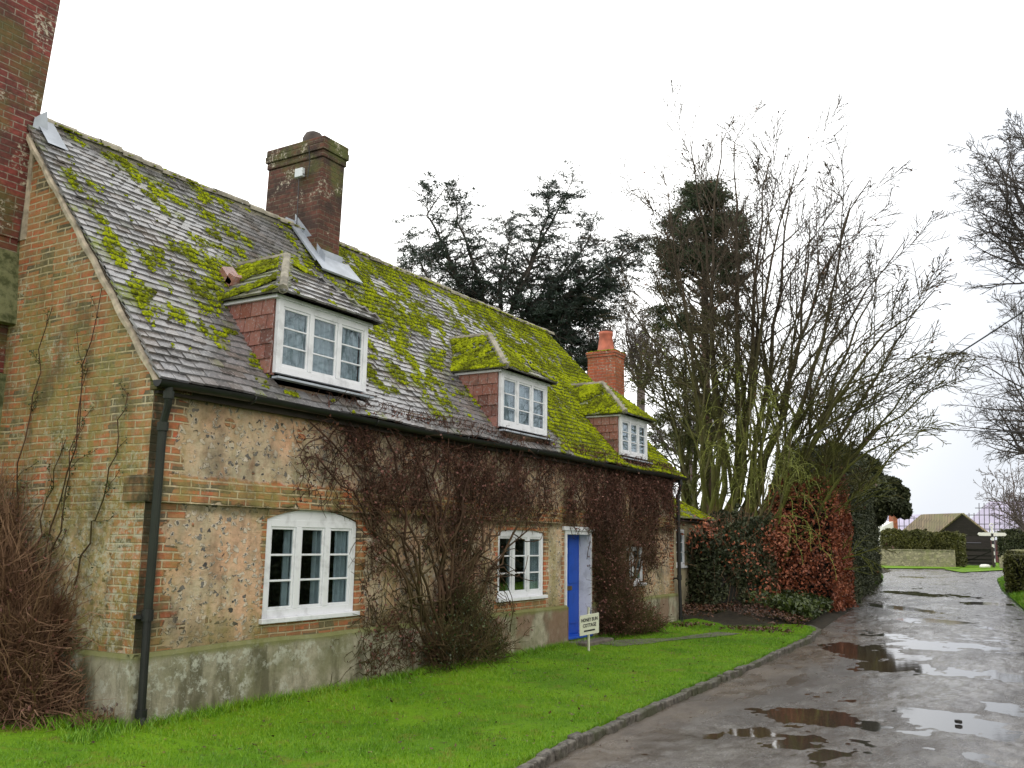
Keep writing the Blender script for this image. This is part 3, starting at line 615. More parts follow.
# door
d = MB(); d.box((DO[0]+.06,.20,.12),(DO[1]-.05,.245,1.80))
for a, b, c, e in ((.12,.42,.18,.75),(.52,.82,.18,.75),(.12,.42,.85,1.6),(.52,.82,.85,1.6)): d.box((DO[0]+a,.188,.12+c),(DO[0]+b,.199,.12+e))
door = d.build('door', 'blue', house, bevel=.004)
d = MB(); d.box((DO[0]+.36,.172,.86),(DO[0]+.62,.19,.93)); d.build('letterbox', 'brass', door)
d = MB(); d.lathe((0,0,0), [(.0,0),(.022,.01),(.028,.03),(.02,.05),(0,.055)], 10); o = d.build('door_knob', 'brass', door); o.rotation_euler = (math.pi/2,0,0); o.location = (DO[0]+.14,.19,.95)
d = MB(); zc = 1.52
for sx in (0, .07): d.bar((DO[0]+.38+sx,.184,zc-.05),(DO[0]+.38+sx,.184,zc+.05),.012,.01,(0,1,0)); d.bar((DO[0]+.36+sx,.184,zc+.03),(DO[0]+.38+sx,.184,zc+.05),.012,.01,(0,1,0))
d.build('house_number', 'postwhite', door)
d = MB(); d.box((DO[0]+.0,-.03,.10),(DO[0]+.05,.25,1.86)); d.box((DO[1]-.045,-.03,.10),(DO[1]+.0,.25,1.86)); d.box((DO[0]+.05,-.025,1.80),(DO[1]-.045,.25,1.86)); d.box((DO[0]-.09,-.05,1.862),(DO[1]+.09,.0,1.93))
d.build('door_frame', 'white', house, bevel=.004)
d = MB(); d.box((DO[0]-.0,-.05,.08),(DO[1]+.0,.26,.12)); d.build('threshold', 'blue', house, bevel=.01)
d = MB(); d.box((DO[0]-.05,-.42,-.05),(DO[1]+.05,-.06,.07)); d.build('doorstep', 'stone_step', house, bevel=.02)
# ---------------- dormers
def dormer(x0, x1, z0, z1, mossy, front=.0):
    y = front-.035
    f = window(house, x0, x1, z0, z1, y, sill=False, curtain=[(.08,.36),(.36,.65),(.68,.93)], fr=.075, mull=.06, gw=.018, cur_y=.09, name='dormer_window')
    # cheeks hung with red tiles
    ybk = (z1-HE)/K; yb0 = (z0-HE)/K
    for xx, o in ((x0, -1), (x1, 1)):
        ch = MB(); poly = [(xx, y+.05, z0-.02), (xx, y+.05, z1), (xx, ybk+.05, z1), (xx, yb0+.03, z0-.02)]
        ch.prism(poly, (-.03*o, 0, 0))
        if o < 0:
            rowsn = 5
            for r in range(rowsn):
                za = z0+(z1-z0)*r/rowsn; ye = (za-HE)/K; nt = int((ye-y)/.17)+2
                for q in range(nt):
                    ya = y+.06+q*.17-(r % 2)*.08; yb = min(ya+.165, ye+.13); ya = max(ya, y+.055)
                    if yb-ya < .03: continue
                    h = (z1-z0)/rowsn
                    ch.boxes([(xx-.022, (ya+yb)/2, za+h*.56)], [(.007,0,.003*((q*7+r*3)%3-1))], [(0,(yb-ya)/2-.002,0)], [(.010,0,h*.60)], attr=np.array([1e-4]))
        ch.build('cheek', 'redtile', f)
    fc = MB(); fc.box((x0-.06,y-.02,z1+.0),(x1+.06,ybk,z1+.04)); fc.build('soffit', 'white', f)
    # hipped roof
    ov = .09; a0, a1 = x0-ov, x1+ov; yf = y-.13; ze = z1+.03; xm = (x0+x1)/2; rise = .72; zt = ze+rise; hy = .82
    yk = lambda z: (z-HE)/K
    A, B = np.array((a0,yf,ze)), np.array((a1,yf,ze)); Tp = np.array((xm,yf+hy,zt)); Tb = np.array((xm, yk(zt)+.05, zt)); Lb = np.array((a0, yk(ze)+.05, ze)); Rb = np.array((a1, yk(ze)+.05, ze))
    base = MB(); base.add([A,B,Tp,Tb,Lb,Rb], [[0,2,3,4],[1,5,3,2]], [[0,1,2]]); base.build('dormer_boarding', 'dark', f)
    tm = MB(); mf = lambda x, t: np.clip((fbm(x*3+mossy*5, t*3+x*0, 3)-.5)*3+mossy-.45, 0, 1)
    tile_rows(tm, A, B, Tp, Tp+np.array((1e-4,0,0)), 9, w=.16, mossf=mf)
    tile_rows(tm, Lb, A, Tb, Tp, 9, w=.16, mossf=lambda x, t: np.clip(.35+mossy*.5+(fbm(x*3, t*3)-.5), 0, 1))
    tile_rows(tm, B, Rb, Tp, Tb, 9, w=.16, mossf=mf)
    tm.tubes(np.linspace(B, Tp, 9)+np.array((0,0,.02)), np.full(9, .035), 6, attr=.3)
    rf = tm.build('dormer_roof', 'tile', f)
    h = MB(); 
    for P, Q in ((A, Tp), (Tp, Tb)):
        n = 7; h.tubes(np.linspace(P, Q, n)+np.array((0,0,.035)), np.where(np.arange(n) % 2, .048, .055), 8)
    h.build('hip_tile', 'ridge', rf, smooth=False)
    mm = MB()
    def scat(P0, P1, P2, P3, k, dens, sz):
        u, v = RNG.random(k), RNG.random(k); C = (P0*(1-u)[:,None]+P1*u[:,None])*(1-v)[:,None]+(P3*(1-u)[:,None]+P2*u[:,None])*v[:,None]
        nr = np.cross(P1-P0, P2-P0+P3-P1); nr = nr/np.linalg.norm(nr); nr *= np.sign(nr[2]); g = fbm(C[:,0]*3.5+C[:,1]*2, C[:,2]*5+C[:,1]*2, 3)
        kp = RNG.random(k) < np.clip((g-.5)*4+dens, 0, 1)
        domes(mm, (C+nr*.05)[kp], (sz*(.5+RNG.random(k)))[kp], nr)
    scat(Lb, A, Tp, Tb, int(3200*(.4+mossy)), .30+.45*mossy, .024); scat(A, B, Tp, Tp, int(5200*mossy)+900, -.35+1.25*mossy, .022)
    stuff(mm.build('moss', 'moss', rf, smooth=True))
    ap = MB(); ap.box((x0-.05,y-.09,z0-.075),(x1+.05,y+.0,z0-.052)); ap.build('apron', 'lead', f)
for dd, ms in zip(DORM, (.28, .55, 1.05)): dormer(*dd, ms)
lt = MB(); c0 = np.array(rp(1.62, 2.02, .13)); lt.boxes([c0], [(.10,.02,.03)], [(0,.09,.10)], [(0,-.02,.03)]); lt.boxes([c0+[.02,-.10,-.06]], [(.12,0,.01)], [(0,.05,.03)], [(0,-.03,.05)]); lt.build('slipped_ridge_tile', 'redtile', roof)
# ---------------- chimneys
def stack(name, cx, cy, wx, wy, z0, z1, mat, parent, cap=(.04,.08,.04), lean=(0,0), corb=.12):
    m = MB(); 
    def slab(a, b, e):
        l0 = np.array(lean)*(a-z0)/(z1-z0); l1 = np.array(lean)*(b-z0)/(z1-z0)
        V = [(cx+sx*(wx/2+e)+l[0], cy+sy*(wy/2+e)+l[1], z) for z, l in ((a,l0),(b,l1)) for sx, sy in ((-1,-1),(1,-1),(1,1),(-1,1))]
        m.add(V, [[0,3,2,1],[4,5,6,7],[0,1,5,4],[1,2,6,5],[2,3,7,6],[3,0,4,7]])
    zt = z1-len(cap)*corb
    slab(z0, zt, 0)
    for i, e in enumerate(cap): slab(zt+i*corb+.001, zt+(i+1)*corb, e)
    return m.build(name, mat, parent, bevel=.012)
c1 = stack('chimney', 4.45, 2.76, .50, 1.16, 5.4, 7.80, 'chim_mid', house, cap=(.02,.045,.035), lean=(.06,.0), corb=.11)
m = MB(); m.lathe((4.58,2.72,7.78), [(.17,0),(.19,.06),(.17,.12),(.17,.22),(.13,.30),(.05,.34),(0,.345)], 16); m.build('chimney_pot', 'sootpot', c1, smooth=True)
m = MB(); m.box((4.15,2.50,7.18),(4.21,2.66,7.32)); jb = m.build('junction_box', 'plastic', c1, bevel=.008)
m = MB(); m.tubes(np.array([(4.19,2.6,7.18),(4.188,2.59,6.5),(4.187,2.6,5.95)]), np.full(3,.008), 5); m.tubes(np.array([(4.17,2.5,7.22),(4.17,2.40,7.14),(4.18,2.38,7.4),(4.12,2.36,7.62)]), np.full(4,.008), 5); m.build('cable', 'cable', jb)
fl = MB(); th = math.atan(K)
def rpt(x, y, o): return np.array((x, y-o*math.sin(th), HE+K*y+o*math.cos(th)))
for (a, b, c_, d_) in ((4.03,4.22,2.06,2.72),):
    fl.add([rpt(a,c_,.075), rpt(b,c_,.075), rpt(b,d_,.075), rpt(a,d_,.075)], [[0,1,2,3]]); fl.add([rpt(b,c_,.07), rpt(b,d_,.07), rpt(b,d_,.07)+(0,0,.12), rpt(b,c_,.07)+(0,0,.14)], [[0,1,2,3]]); fl.add([rpt(a,c_,.075), rpt(a,d_,.075), rpt(a,d_,.05), rpt(a,c_,.05)], [[0,1,2,3]])
fl.add([rpt(4.03,1.93,.08), rpt(4.95,1.93,.08), rpt(4.9,2.19,.08), rpt(4.03,2.19,.08)], [[0,1,2,3]]); fl.add([rpt(4.18,2.17,.06), rpt(4.74,2.17,.06), rpt(4.74,2.17,.06)+(0,0,.13), rpt(4.18,2.17,.06)+(0,0,.13)], [[0,1,2,3]]); fl.add([rpt(4.03,1.93,.08), rpt(4.95,1.93,.08), rpt(4.95,1.93,.05), rpt(4.03,1.93,.05)], [[0,1,2,3]])
fl.build('flashing', 'lead', c1)
# big gable-end stack
m = MB()
def frust(x0a,x1a,y0a,y1a,za,x0b,x1b,y0b,y1b,zb):
    m.add([(x0a,y0a,za),(x1a,y0a,za),(x1a,y1a,za),(x0a,y1a,za),(x0b,y0b,zb),(x1b,y0b,zb),(x1b,y1b,zb),(x0b,y1b,zb)], [[0,3,2,1],[4,5,6,7],[0,1,5,4],[1,2,6,5],[2,3,7,6],[3,0,4,7]])
frust(-1.15,-.16,2.43,3.7,4.85,-1.1,.10,2.43,3.6,8.9); frust(-1.2,-.13,2.43,3.8,4.0,-1.15,-.15,2.45,3.7,4.86)
frust(-1.25,-.125,2.50,3.9,3.38,-1.25,-.125,2.5,3.9,3.92)
bigc = m.build('chimney', 'chim_big', house)
m = MB(); frust(-1.3,-.10,2.36,4,3.90,-1.3,-.10,2.36,4,3.98); frust(-1.3,-.11,2.36,4,3.981,-1.2,-.11,2.46,3.8,4.82); frust(-1.3,-.11,2.47,4,-.1,-1.3,-.11,2.44,4,3.36)
def mossw():
    n = NT('mossy_weathering'); b = n.noise(n.obj, 9, 5, .7); n.P(col=n.mix(n.step(b,.35,.6), (.05,.06,.02), n.mix(n.noise(n.obj, 3, 3), (.14,.15,.05), (.20,.21,.13))), rough=.9, normal=n.bump(b,.7,.02)); return n.m
M['mossw'] = mossw(); m.build('weathering', 'mossw', bigc)
m = MB(); m.add([(-.14,2.40,6.28),(.0,2.40,6.42),(.0,2.62,6.42),(-.14,2.62,6.28),(-.16,2.40,6.1),(.02,2.38,6.12)], [[0,1,2,3],[4,5,1,0]]); m.add([rpt(-.08,2.25,.085), rpt(.16,2.25,.085), rpt(.16,2.62,.085), rpt(-.08,2.62,.085)], [[0,1,2,3]]); m.build('flashing', 'lead', bigc)
# ================================================================== EXTENSION
ext = thing('outbuilding', 'low rendered outbuilding with mossy roof and narrow window beyond the cottage', 'outbuilding')
XA, XB, YA = 13.9, 16.6, .55
e = wall_open(XA, XB, -.1, 2.32, [(14.75,15.35,1.16,2.02)], y=YA); e.box((XB-.2,YA+.004,-.1),(XB,3.8,2.32)); e.box((XA,YA+.004,-.1),(XA+.2,3.8,2.32)); e.build('wall', 'ext_wall', ext)
t = MB(); th2 = .62
tile_rows(t, (XA-.5,YA-.25,2.24), (XB+.25,YA-.25,2.24), (XA-.5,YA+1.7,3.25), (XB+.25,YA+1.7,3.25), 20, mossf=lambda x, t: np.clip(.35+(fbm(x*2, t*2)-.4)*2, 0, 1))
er = t.build('roof', 'tile', ext); t = MB(); t.prism([(XA-.48,YA-.22,2.19),(XA-.48,YA+1.7,3.19),(XA-.48,YA+3.5,2.19)], (XB-XA+.7,0,0)); t.build('roof_boarding', 'dark', er)
mm = MB(); k = 5000; x = XA-.5+RNG.random(k)*(XB-XA+.75); v = RNG.random(k); kp = (fbm(x*2, v*4) > .5) & (RNG.random(k) < .5); C = np.stack([x, YA-.25+1.95*v, 2.24+1.01*v+.05], 1)[kp]; domes(mm, C, .015+.02*RNG.random(len(C)), (0,-.5,.85)); stuff(mm.build('moss', 'moss', er, smooth=True))
window(ext, 14.76, 15.34, 1.17, 2.01, YA+.02, lights=2, curtain=[(0,.25),(.75,1)], fr=.05, mull=.05)
c3 = stack('chimney', 14.9, 2.38, .58, .74, 2.6, 6.36, 'chim_red', ext, cap=(.02,.035), corb=.07)
m = MB(); m.lathe((14.9,2.38,6.36), [(.24,0),(.24,.05),(.21,.10),(.165,.44),(.185,.47),(.185,.54),(.13,.55)], 14); m.build('chimney_pot', 'terra', c3, smooth=True)
m = MB(); m.lathe((14.9,2.38,6.93), [(.15,-.03),(.16,.0),(.05,.05),(0,.055)], 12); m.build('pot_cowl', 'sootpot', c3)
mm = MB(); C = np.stack([14.9+RNG.uniform(-.30,.30,500), 2.38+RNG.uniform(-.39,.39,500), np.full(500,6.37)], 1); domes(mm, C, .02+.03*RNG.random(500), (0,0,1)); stuff(mm.build('moss', 'moss', c3, smooth=True))
# ================================================================== GROUND
def sheet(poly_l, poly_r, n, m, zoff, fn=None):
    """strip between two edge polylines (given as functions of x)"""
    U = np.linspace(0, 1, m)
    L = np.array(poly_l); R = np.array(poly_r)
    s = np.linspace(0, 1, n)
    def res(P): 
        d = np.r_[0, np.cumsum(np.linalg.norm(np.diff(P, axis=0), axis=1))]; d /= d[-1]; return np.stack([np.interp(s, d, P[:,0]), np.interp(s, d, P[:,1])], 1)
    a, b = res(L), res(R); X = a[:,None,0]*(1-U)+b[:,None,0]*U; Y = a[:,None,1]*(1-U)+b[:,None,1]*U
    Z = gz(X)+zoff+(fn(X, Y) if fn else 0); return MB().grid(X, Y, Z)
g = MB(); xs = np.concatenate([np.linspace(-60, 20, 10), np.linspace(24, 80, 29), [120, 200, 500, 1500]]); ys = np.array([-1500,-300,-60,-20,-8,0,8,20,60,300,1500]); X, Y = np.meshgrid(xs, ys, indexing='ij'); g.grid(X, Y, gz(X)-.13); struct('ground', g, 'field')
KE = [(-14,-3.75),(-4,-3.68),(.6,-3.57),(1.46,-3.45),(5.35,-3.29),(8.22,-3.19),(12.5,-2.95),(14.0,-2.75),(14.9,-2.35)]
RLE = [(-14,-3.7),(.6,-3.52),(5.35,-3.24),(8.22,-3.14),(12.5,-2.9),(14.9,-2.6),(19.7,-2.1),(30,-.9),(42.8,.6),(52,2.2),(58,6),(60,14),(61,60)]
RRE = [(-14,-8.3),(0,-8.2),(12,-7.6),(25.5,-5.95),(37.7,-4.75),(48,-4.0),(54,-3.9),(58,-5.2),(60,-9),(61,-20),(62,-60)]
# the lane, then the junction beyond it
def interp_y(P, x): P = np.array(P); return np.interp(x, P[:,0], P[:,1])
def water_spots():
    L = []
    for (px, py, rx, ry, dp) in [(960,712,40,15,.030),(905,655,58,10,.018),(1003,700,30,9,.02),(985,668,36,5,.018),(830,686,26,6,.018),(740,726,60,12,.014),(812,706,34,7,.013),(795,672,40,5,.010),(665,748,50,10,.010),(848,641,40,7,.022),(872,628,26,4,.018),
        (887,603,18,5,.03),(905,590,22,2.5,.022),(885,660,22,4,.016),(935,640,40,4,.018),(645,764,40,8,.011),(975,640,22,3,.018),(932,617,34,3,.018),(968,742,34,8,.018),(985,600,26,2,.018),(1012,760,26,10,.018),(945,593,26,2.5,.018),(920,575,22,1.2,.02),(700,740,40,8,.010),(770,700,30,5,.011)]:
        c = at_g(px, py); e = at_g(px+rx, py); f = at_g(px, py+ry); L.append((c[0], c[1], max(.12, np.linalg.norm((e-c)[:2])), max(.12, np.linalg.norm((f-c)[:2])), math.atan2(*(e-c)[1::-1]), dp))
    return L
WS = water_spots()
def road_h(X, Y):
    wx = X+.35*(fbm(X*1.6, Y*1.6, 4)-.5)+.12*(fbm(X*7, Y*7, 3)-.5); wy = Y+.35*(fbm(X*1.6+9, Y*1.6+4, 4)-.5)+.12*(fbm(X*7+2, Y*7+5, 3)-.5)
    h = .018*(fbm(X*.45+3, Y*1.1+2, 4)-.5)*2+.017*(fbm(X*2.0, Y*3.4, 5)-.5)*2+.026*(fbm(X*6, Y*9, 4)-.5)+.004*(fbm(X*21, Y*21, 2)-.5)
    for (cx, cy, a, b, r, dp) in WS:
        dx, dy = wx-cx, wy-cy; u = (dx*math.cos(r)+dy*math.sin(r))/a; v = (-dx*math.sin(r)+dy*math.cos(r))/b; q = u*u+v*v; h -= dp*1.0/(1+(q*1.15)**4)
    left = interp_y(RLE[:11], X)-Y; h += .022*np.exp(-(left/.35)**2)
    return h
sx = np.r_[np.arange(-14, -2, .5), np.arange(-2, 6, .045), np.arange(6, 16, .07), np.arange(16, 34, .13), np.arange(34, 59, .3)]; U = np.linspace(0, 1, 190)
yl_ = interp_y(RLE[:11], sx); yr_ = interp_y(RRE[:8]+[(59,-5.6)], sx); X = np.broadcast_to(sx[:,None], (len(sx), 190)).copy(); Y = yl_[:,None]*(1-U)+yr_[:,None]*U
r1 = MB(); r1.grid(X, Y, gz(X)-.095+road_h(X, Y)); struct('road', r1, 'road', smooth=True)
wsx = sx[::6]; X = np.broadcast_to(wsx[:,None], (len(wsx), 2)).copy(); Y = np.stack([interp_y(RLE[:11], wsx)-.05, interp_y(RRE[:8]+[(59,-5.6)], wsx)+.05], 1); pw_ = MB(); pw_.grid(X, Y, gz(X)-.1088); struct('puddle_water', pw_, 'puddle')
r2 = MB(); Xj, Yj = np.meshgrid(np.linspace(50, 84, 25), np.linspace(-60, 70, 60), indexing='ij'); r2.grid(Xj, Yj, gz(Xj)-.105); struct('crossing_road', r2, 'road')
# lawn with a soft surface
def interp_y(P, x): P = np.array(P); return np.interp(x, P[:,0], P[:,1])
lw = MB(); xs = np.linspace(-12, 15.2, 260); U = np.linspace(0, 1, 46); yk = interp_y(KE, xs)+.05; yt = np.where(xs < -.18, 8., .05)
X = np.broadcast_to(xs[:,None], (260,46)).copy(); Y = yk[:,None]+(yt-yk)[:,None]*U
bank = lambda X, Y: .035*(fbm(X*.8, Y*.8)-.5)+.012*(fbm(X*5, Y*5, 2)-.5)+np.where(Y > -.9, .06*np.clip((Y+.9)/.9, 0, 1), 0)-.02
Z = bank(X, Y); lw.grid(X, Y, Z); struct('lawn', lw, 'lawn', smooth=True)
# kerb stones
kb = MB(); P = np.array(KE); d = np.r_[0, np.cumsum(np.linalg.norm(np.diff(P, axis=0), axis=1))]; s = 0
while s < d[-1]-.2:
    L = RNG.uniform(.14,.34)
    a = np.array([np.interp(s, d, P[:,0]), np.interp(s, d, P[:,1])]); b = np.array([np.interp(s+L-.012, d, P[:,0]), np.interp(s+L-.012, d, P[:,1])]); j = RNG.normal(0, .008, 2)
    t_ = (b-a)/np.linalg.norm(b-a); nn = np.array([-t_[1], t_[0]]); c = (a+b)/2+nn*j[0]
    kb.boxes([(c[0],c[1],-.075+j[1]*.8)], [(*(t_*(L/2-.006)),RNG.normal(0,.003))], [(*(nn*.045),RNG.normal(0,.003))], [(0,0,.085)]); s += L
struct('kerb', kb, 'kerb', bevel=.014)
# path strip to the door
pt = MB(); u = np.linspace(0, 1, 26); px_ = 8.6+u*3.6; pw = .20+.05*np.sin(u*9); py_ = -.55-.95*u+.05*np.sin(u*7)
Xp = np.stack([px_, px_, px_]); Yp = np.stack([py_-pw, py_, py_+pw]); pt.grid(Xp, Yp, bank(Xp, Yp)+.010+.012*(fbm(Xp*9, Yp*9)-.5)); struct('path', pt, 'path')
# earth bank under the hedges
eb = MB(); n = 70; xs = np.linspace(13.2, 56, n); yl = interp_y(RLE[:10], xs)+.02; U = np.array([0,.12,.3,.6,1.]); X = np.broadcast_to(xs[:,None], (n,5)).copy(); Y = yl[:,None]+U*np.linspace(6,2.2,n)[:,None]; Z = gz(X)-.09+np.array([0,.14,.30,.5,.7])*np.clip((X-13)/4,0,1)+.09*(fbm(X*1.5,Y*1.5)-.5); eb.grid(X, Y, Z); struct('earth_bank', eb, 'earth', smooth=True)
# verges
vg = sheet([(20,-6.9),(25.5,-6.0),(37.7,-4.8),(47,-4.1),(53,-4.2),(56.5,-5.6),(58.5,-9),(59,-20)], [(20,-16),(25.5,-18),(37.7,-20),(44,-20),(48,-20),(50,-20),(52,-20),(54,-20)], 80, 12, -.06, lambda X, Y: .22*np.clip((interp_y([(20,-6.9),(37.7,-4.8),(47,-4.1),(60,-4.1)], X)-Y)/1.2, 0, 1)); struct('verge', vg, 'lawn', smooth=True)
vg = MB(); q = [at_g(868,567.3), at_g(959,567.8), at_g(964,562.3), at_g(868,561)]; vg.add(q, [[0,1,2,3]]); 
V = [at_g(944,568.3), at_g(962,571.5), at_g(1014,568.6), at_g(1045,566), at_g(1045,561), at_g(958,562.5)]
vg.add(V, None, [[0,1,5],[1,2,5],[2,3,4],[2,4,5]]); o = struct('far_verge', vg, 'lawn', origin=(0,0,0)); o.location.z = -.045
# a loose stone in the big pothole
m = MB(); c = at_g(958,713); C = np.array([[c[0],c[1],-.09]]); domes(m, C, np.array([.05]), (0,0,1)); tag(m.build('stone', 'crack', origin=(float(c[0]),float(c[1]),-.09)), 'small dark stone sitting in the bright pothole puddle', 'stone')
# ================================================================== GRASS, LEAVES
def blades(C, h, w, lean=.35, rng=RNG):
    k = len(C); th = rng.random(k)*6.28; d = np.stack([np.cos(th), np.sin(th), 0*th], 1); l = rng.normal(0, lean, (k,2)); h = h*(.5+rng.random(k))
    tip = C+np.stack([l[:,0]*h, l[:,1]*h, h], 1); V = np.stack([C-d*w, C+d*w, tip], 1); return V, np.arange(k*3).reshape(-1, 3)
gb = MB()
k = 150000; x = -1.6+16.4*RNG.random(k)**1.7; y0 = interp_y(KE, x)+.07; yt = np.where(x < -.2, 3.5, -.1); y = y0+(yt-y0)*RNG.random(k)
kp = (RNG.random(k) < np.clip((fbm(x*2.3, y*2.3)-.28)*5, .15, 1)); x, y = x[kp], y[kp]; C = np.stack([x, y, bank(x,y)], 1)
hs = .016+.016*fbm(x*1.7, y*1.7); V, T = blades(C, hs, .003); gb.add(V, None, T)
k = 9000; x = RNG.uniform(-.8, 13.2, k); y = -.10-np.abs(RNG.normal(0,.10,k)); C = np.stack([x, y, bank(x,y)], 1); V, T = blades(C, .07, .004, .5); gb.add(V, None, T)
k = 7000; y = RNG.uniform(-.1, 3.4, k); x = XS-.1-np.abs(RNG.normal(0,.16,k)); C = np.stack([x, y, bank(x,y)], 1); V, T = blades(C, .08, .005, .5); gb.add(V, None, T)
k = 6000; x = RNG.uniform(-.5, 14.6, k); y = interp_y(KE, x)+.06+np.abs(RNG.normal(0,.03,k)); C = np.stack([x, y, bank(x,y)], 1); V, T = blades(C, .04, .004, .6); gb.add(V, None, T)
stuff(gb.build('grass', 'blade'))
g2 = MB(); k = 26000; x = RNG.uniform(23, 56, k); e = interp_y([(20,-6.9),(25.5,-6.0),(37.7,-4.8),(47,-4.1),(53,-4.2),(56.5,-5.6)], x); y = e-np.abs(RNG.normal(0,1.6,k)); C = np.stack([x, y, gz(x)-.05+.2*np.clip((e-y)/1.2,0,1)], 1); V, T = blades(C, .10, .012, .4); g2.add(V, None, T); stuff(g2.build('verge_grass', 'blade'))
lf = MB(); k = 16000; x = RNG.uniform(12.4, 23, k); y = RNG.uniform(-2.9, 1.5, k); kp = (fbm(x*2, y*2) > .40) & (y > interp_y(RLE[:10], x)+.25); x, y = x[kp], y[kp]
kb2 = np.where(x > 13.2, -.06+.17*np.clip((x-13)/4,0,1)+.16*np.clip((y-interp_y(RLE[:10], x))/.8, 0, 1.5), .03); C = np.stack([x, y, kb2+.05*RNG.random(len(x))], 1); lf.cards(C, .022+.018*RNG.random(len(C)), .65, flat=.4)
k = 1500; x = RNG.uniform(-2, 14, k); y = interp_y(KE, x)+.1+RNG.random(k)*3.2; C = np.stack([x, y, bank(x,y)+.02], 1); lf.cards(C, .008+.020*RNG.random(k)**2, .65, flat=.7)
k = 900; x = RNG.uniform(0, 20, k); y = interp_y(RLE[:10], x)-.05-np.abs(RNG.normal(0,.18,k)); C = np.stack([x, y, np.full(k,-.082)], 1); lf.cards(C, .008+.012*RNG.random(k), .7, flat=.8)
stuff(lf.build('fallen_leaves', 'brownleaf'))
# tufts of dead leaves on the lawn by the plinth
# ================================================================== GROWTH
def grow(P, R, m, n2, tmin, tmax, ang, lenf, rf, up=0., wob=.12, rng=RNG, taper=.75, plane=None, lenabs=None, droop=0.):
    k, n, _ = P.shape; seg = np.linalg.norm(np.diff(P, axis=1), axis=2); Lp = seg.sum(1)
    t = (tmin+(tmax-tmin)*(np.arange(m)[None]+rng.random((k,m)))/m); f = t*(n-1); i = np.clip(f.astype(int), 0, n-2); a = (f-i)[...,None]; kk = np.arange(k)[:,None]
    S = P[kk,i]*(1-a)+P[kk,i+1]*a; T = P[kk,i+1]-P[kk,i]; T /= np.linalg.norm(T, axis=2, keepdims=True)+1e-9; r0 = R[kk,i]*(1-a[...,0])+R[kk,i+1]*a[...,0]
    q = rng.normal(size=T.shape)
    if plane is not None: q = q*np.array(plane)
    q -= (q*T).sum(-1, keepdims=True)*T; q /= np.linalg.norm(q, axis=2, keepdims=True)+1e-9
    an = np.radians(ang)*(1+rng.normal(0,.22,(k,m)))[...,None]; D = T*np.cos(an)+q*np.sin(an)
    L = (Lp[:,None] if lenabs is None else lenabs)*lenf*(1.15-.75*t)*(.7+.6*rng.random((k,m)))
    D = D.reshape(-1,3); S = S.reshape(-1,3); L = L.reshape(-1); r0 = np.minimum(r0.reshape(-1)*rf, L*.05)
    pts = [S]; p = S
    for j in range(n2-1):
        D = D+rng.normal(0, wob, D.shape)+np.array([0,0,up-droop*(j/(n2-1))]); D /= np.linalg.norm(D, axis=1, keepdims=True); p = p+D*(L/(n2-1))[:,None]; pts.append(p)
    return np.stack(pts, 1), r0[:,None]*np.linspace(1, 1-taper, n2)[None]
def poly(pts, n, r0, r1, wob=0.0, rng=RNG):
    pts = np.array(pts, float); d = np.r_[0, np.cumsum(np.linalg.norm(np.diff(pts, axis=0), axis=1))]; s = np.linspace(0, d[-1], n); P = np.stack([np.interp(s, d, pts[:,j]) for j in range(3)], 1)
    P[1:-1] += rng.normal(0, wob, (n-2,3)); return P[None], np.linspace(r0, r1, n)[None]
def cat(L): return np.concatenate([a[0] for a in L]), np.concatenate([a[1] for a in L])
def bare_crown(name, label, base, limbs, levels, rmin, mat, group=None, trunk=None, sides=(7,5,4,3,3,3)):
    """limbs: list of (P,R) with equal point counts; levels: dicts for grow"""
    t = thing(name, label, 'tree', group, loc=tuple(base))
    m = MB()
    if trunk: m.tubes(trunk[0], trunk[1], 9)
    P, R = cat(limbs); m.tubes(P, R, sides[0]); m.build('trunk', mat, t, smooth=True)
    c = MB()
    for i, lv in enumerate(levels):
        P, R = grow(P, R, **lv); R = np.maximum(R, rmin); c.tubes(P, R, sides[i+1], cap=False)
    c.build('crown', mat, t); return t, P
# ---- main many-stemmed tree by the hedge
B = at_g(742, 600); B = np.array([19.2, 1.9, 0.2]); 
dist = math.hypot(*(B-CAM)[:2])
def scr(px, py, dd=0): return at_d(px, py, dist+dd)
limbs = []; R7 = np.random.default_rng(21)
spec = [((700,500),(675,430),(664,350),.10),((705,480),(700,400),(655,270),.09),((715,470),(690,330),(668,190),.09),((725,480),(712,300),(690,140),.11),((735,480),(738,300),(735,140),.13),((742,470),(755,290),(770,160),.11),
        ((745,490),(775,330),(790,170),.12),((750,500),(800,350),(810,215),.11),((752,520),(815,370),(852,200),.12),((755,530),(830,400),(880,265),.11),((760,540),(850,420),(915,310),.12),((765,550),(855,455),(925,365),.10),((768,560),(840,480),(905,420),.09),
        ((745,500),(770,400),(830,300),.09),((730,500),(745,380),(775,270),.09),((740,520),(820,430),(900,390),.08),((720,520),(700,440),(690,330),.08),((750,540),(810,455),(860,330),.08),((712,560),(690,520),(676,470),.09),((760,520),(860,360),(935,290),.10),((760,540),(870,440),(945,380),.09),((765,560),(880,470),(930,420),.08),((740,470),(770,250),(800,160),.10),((720,470),(710,270),(722,128),.11),((750,490),(820,280),(870,180),.10),((735,490),(700,250),(640,200),.08),((730,520),(760,330),(745,200),.09),((755,500),(840,330),(905,240),.09)]
for i, (a, b, c, r) in enumerate(spec):
    dd = R7.uniform(-3, 3)
    p = [B+np.array([R7.normal(0,.35), R7.normal(0,.35), 0]), scr(a[0], a[1]+25, dd*.2), scr(b[0], b[1], dd*.6), scr(c[0], c[1], dd)]
    limbs.append(poly(p, 14, r*1.0, .012, .05))
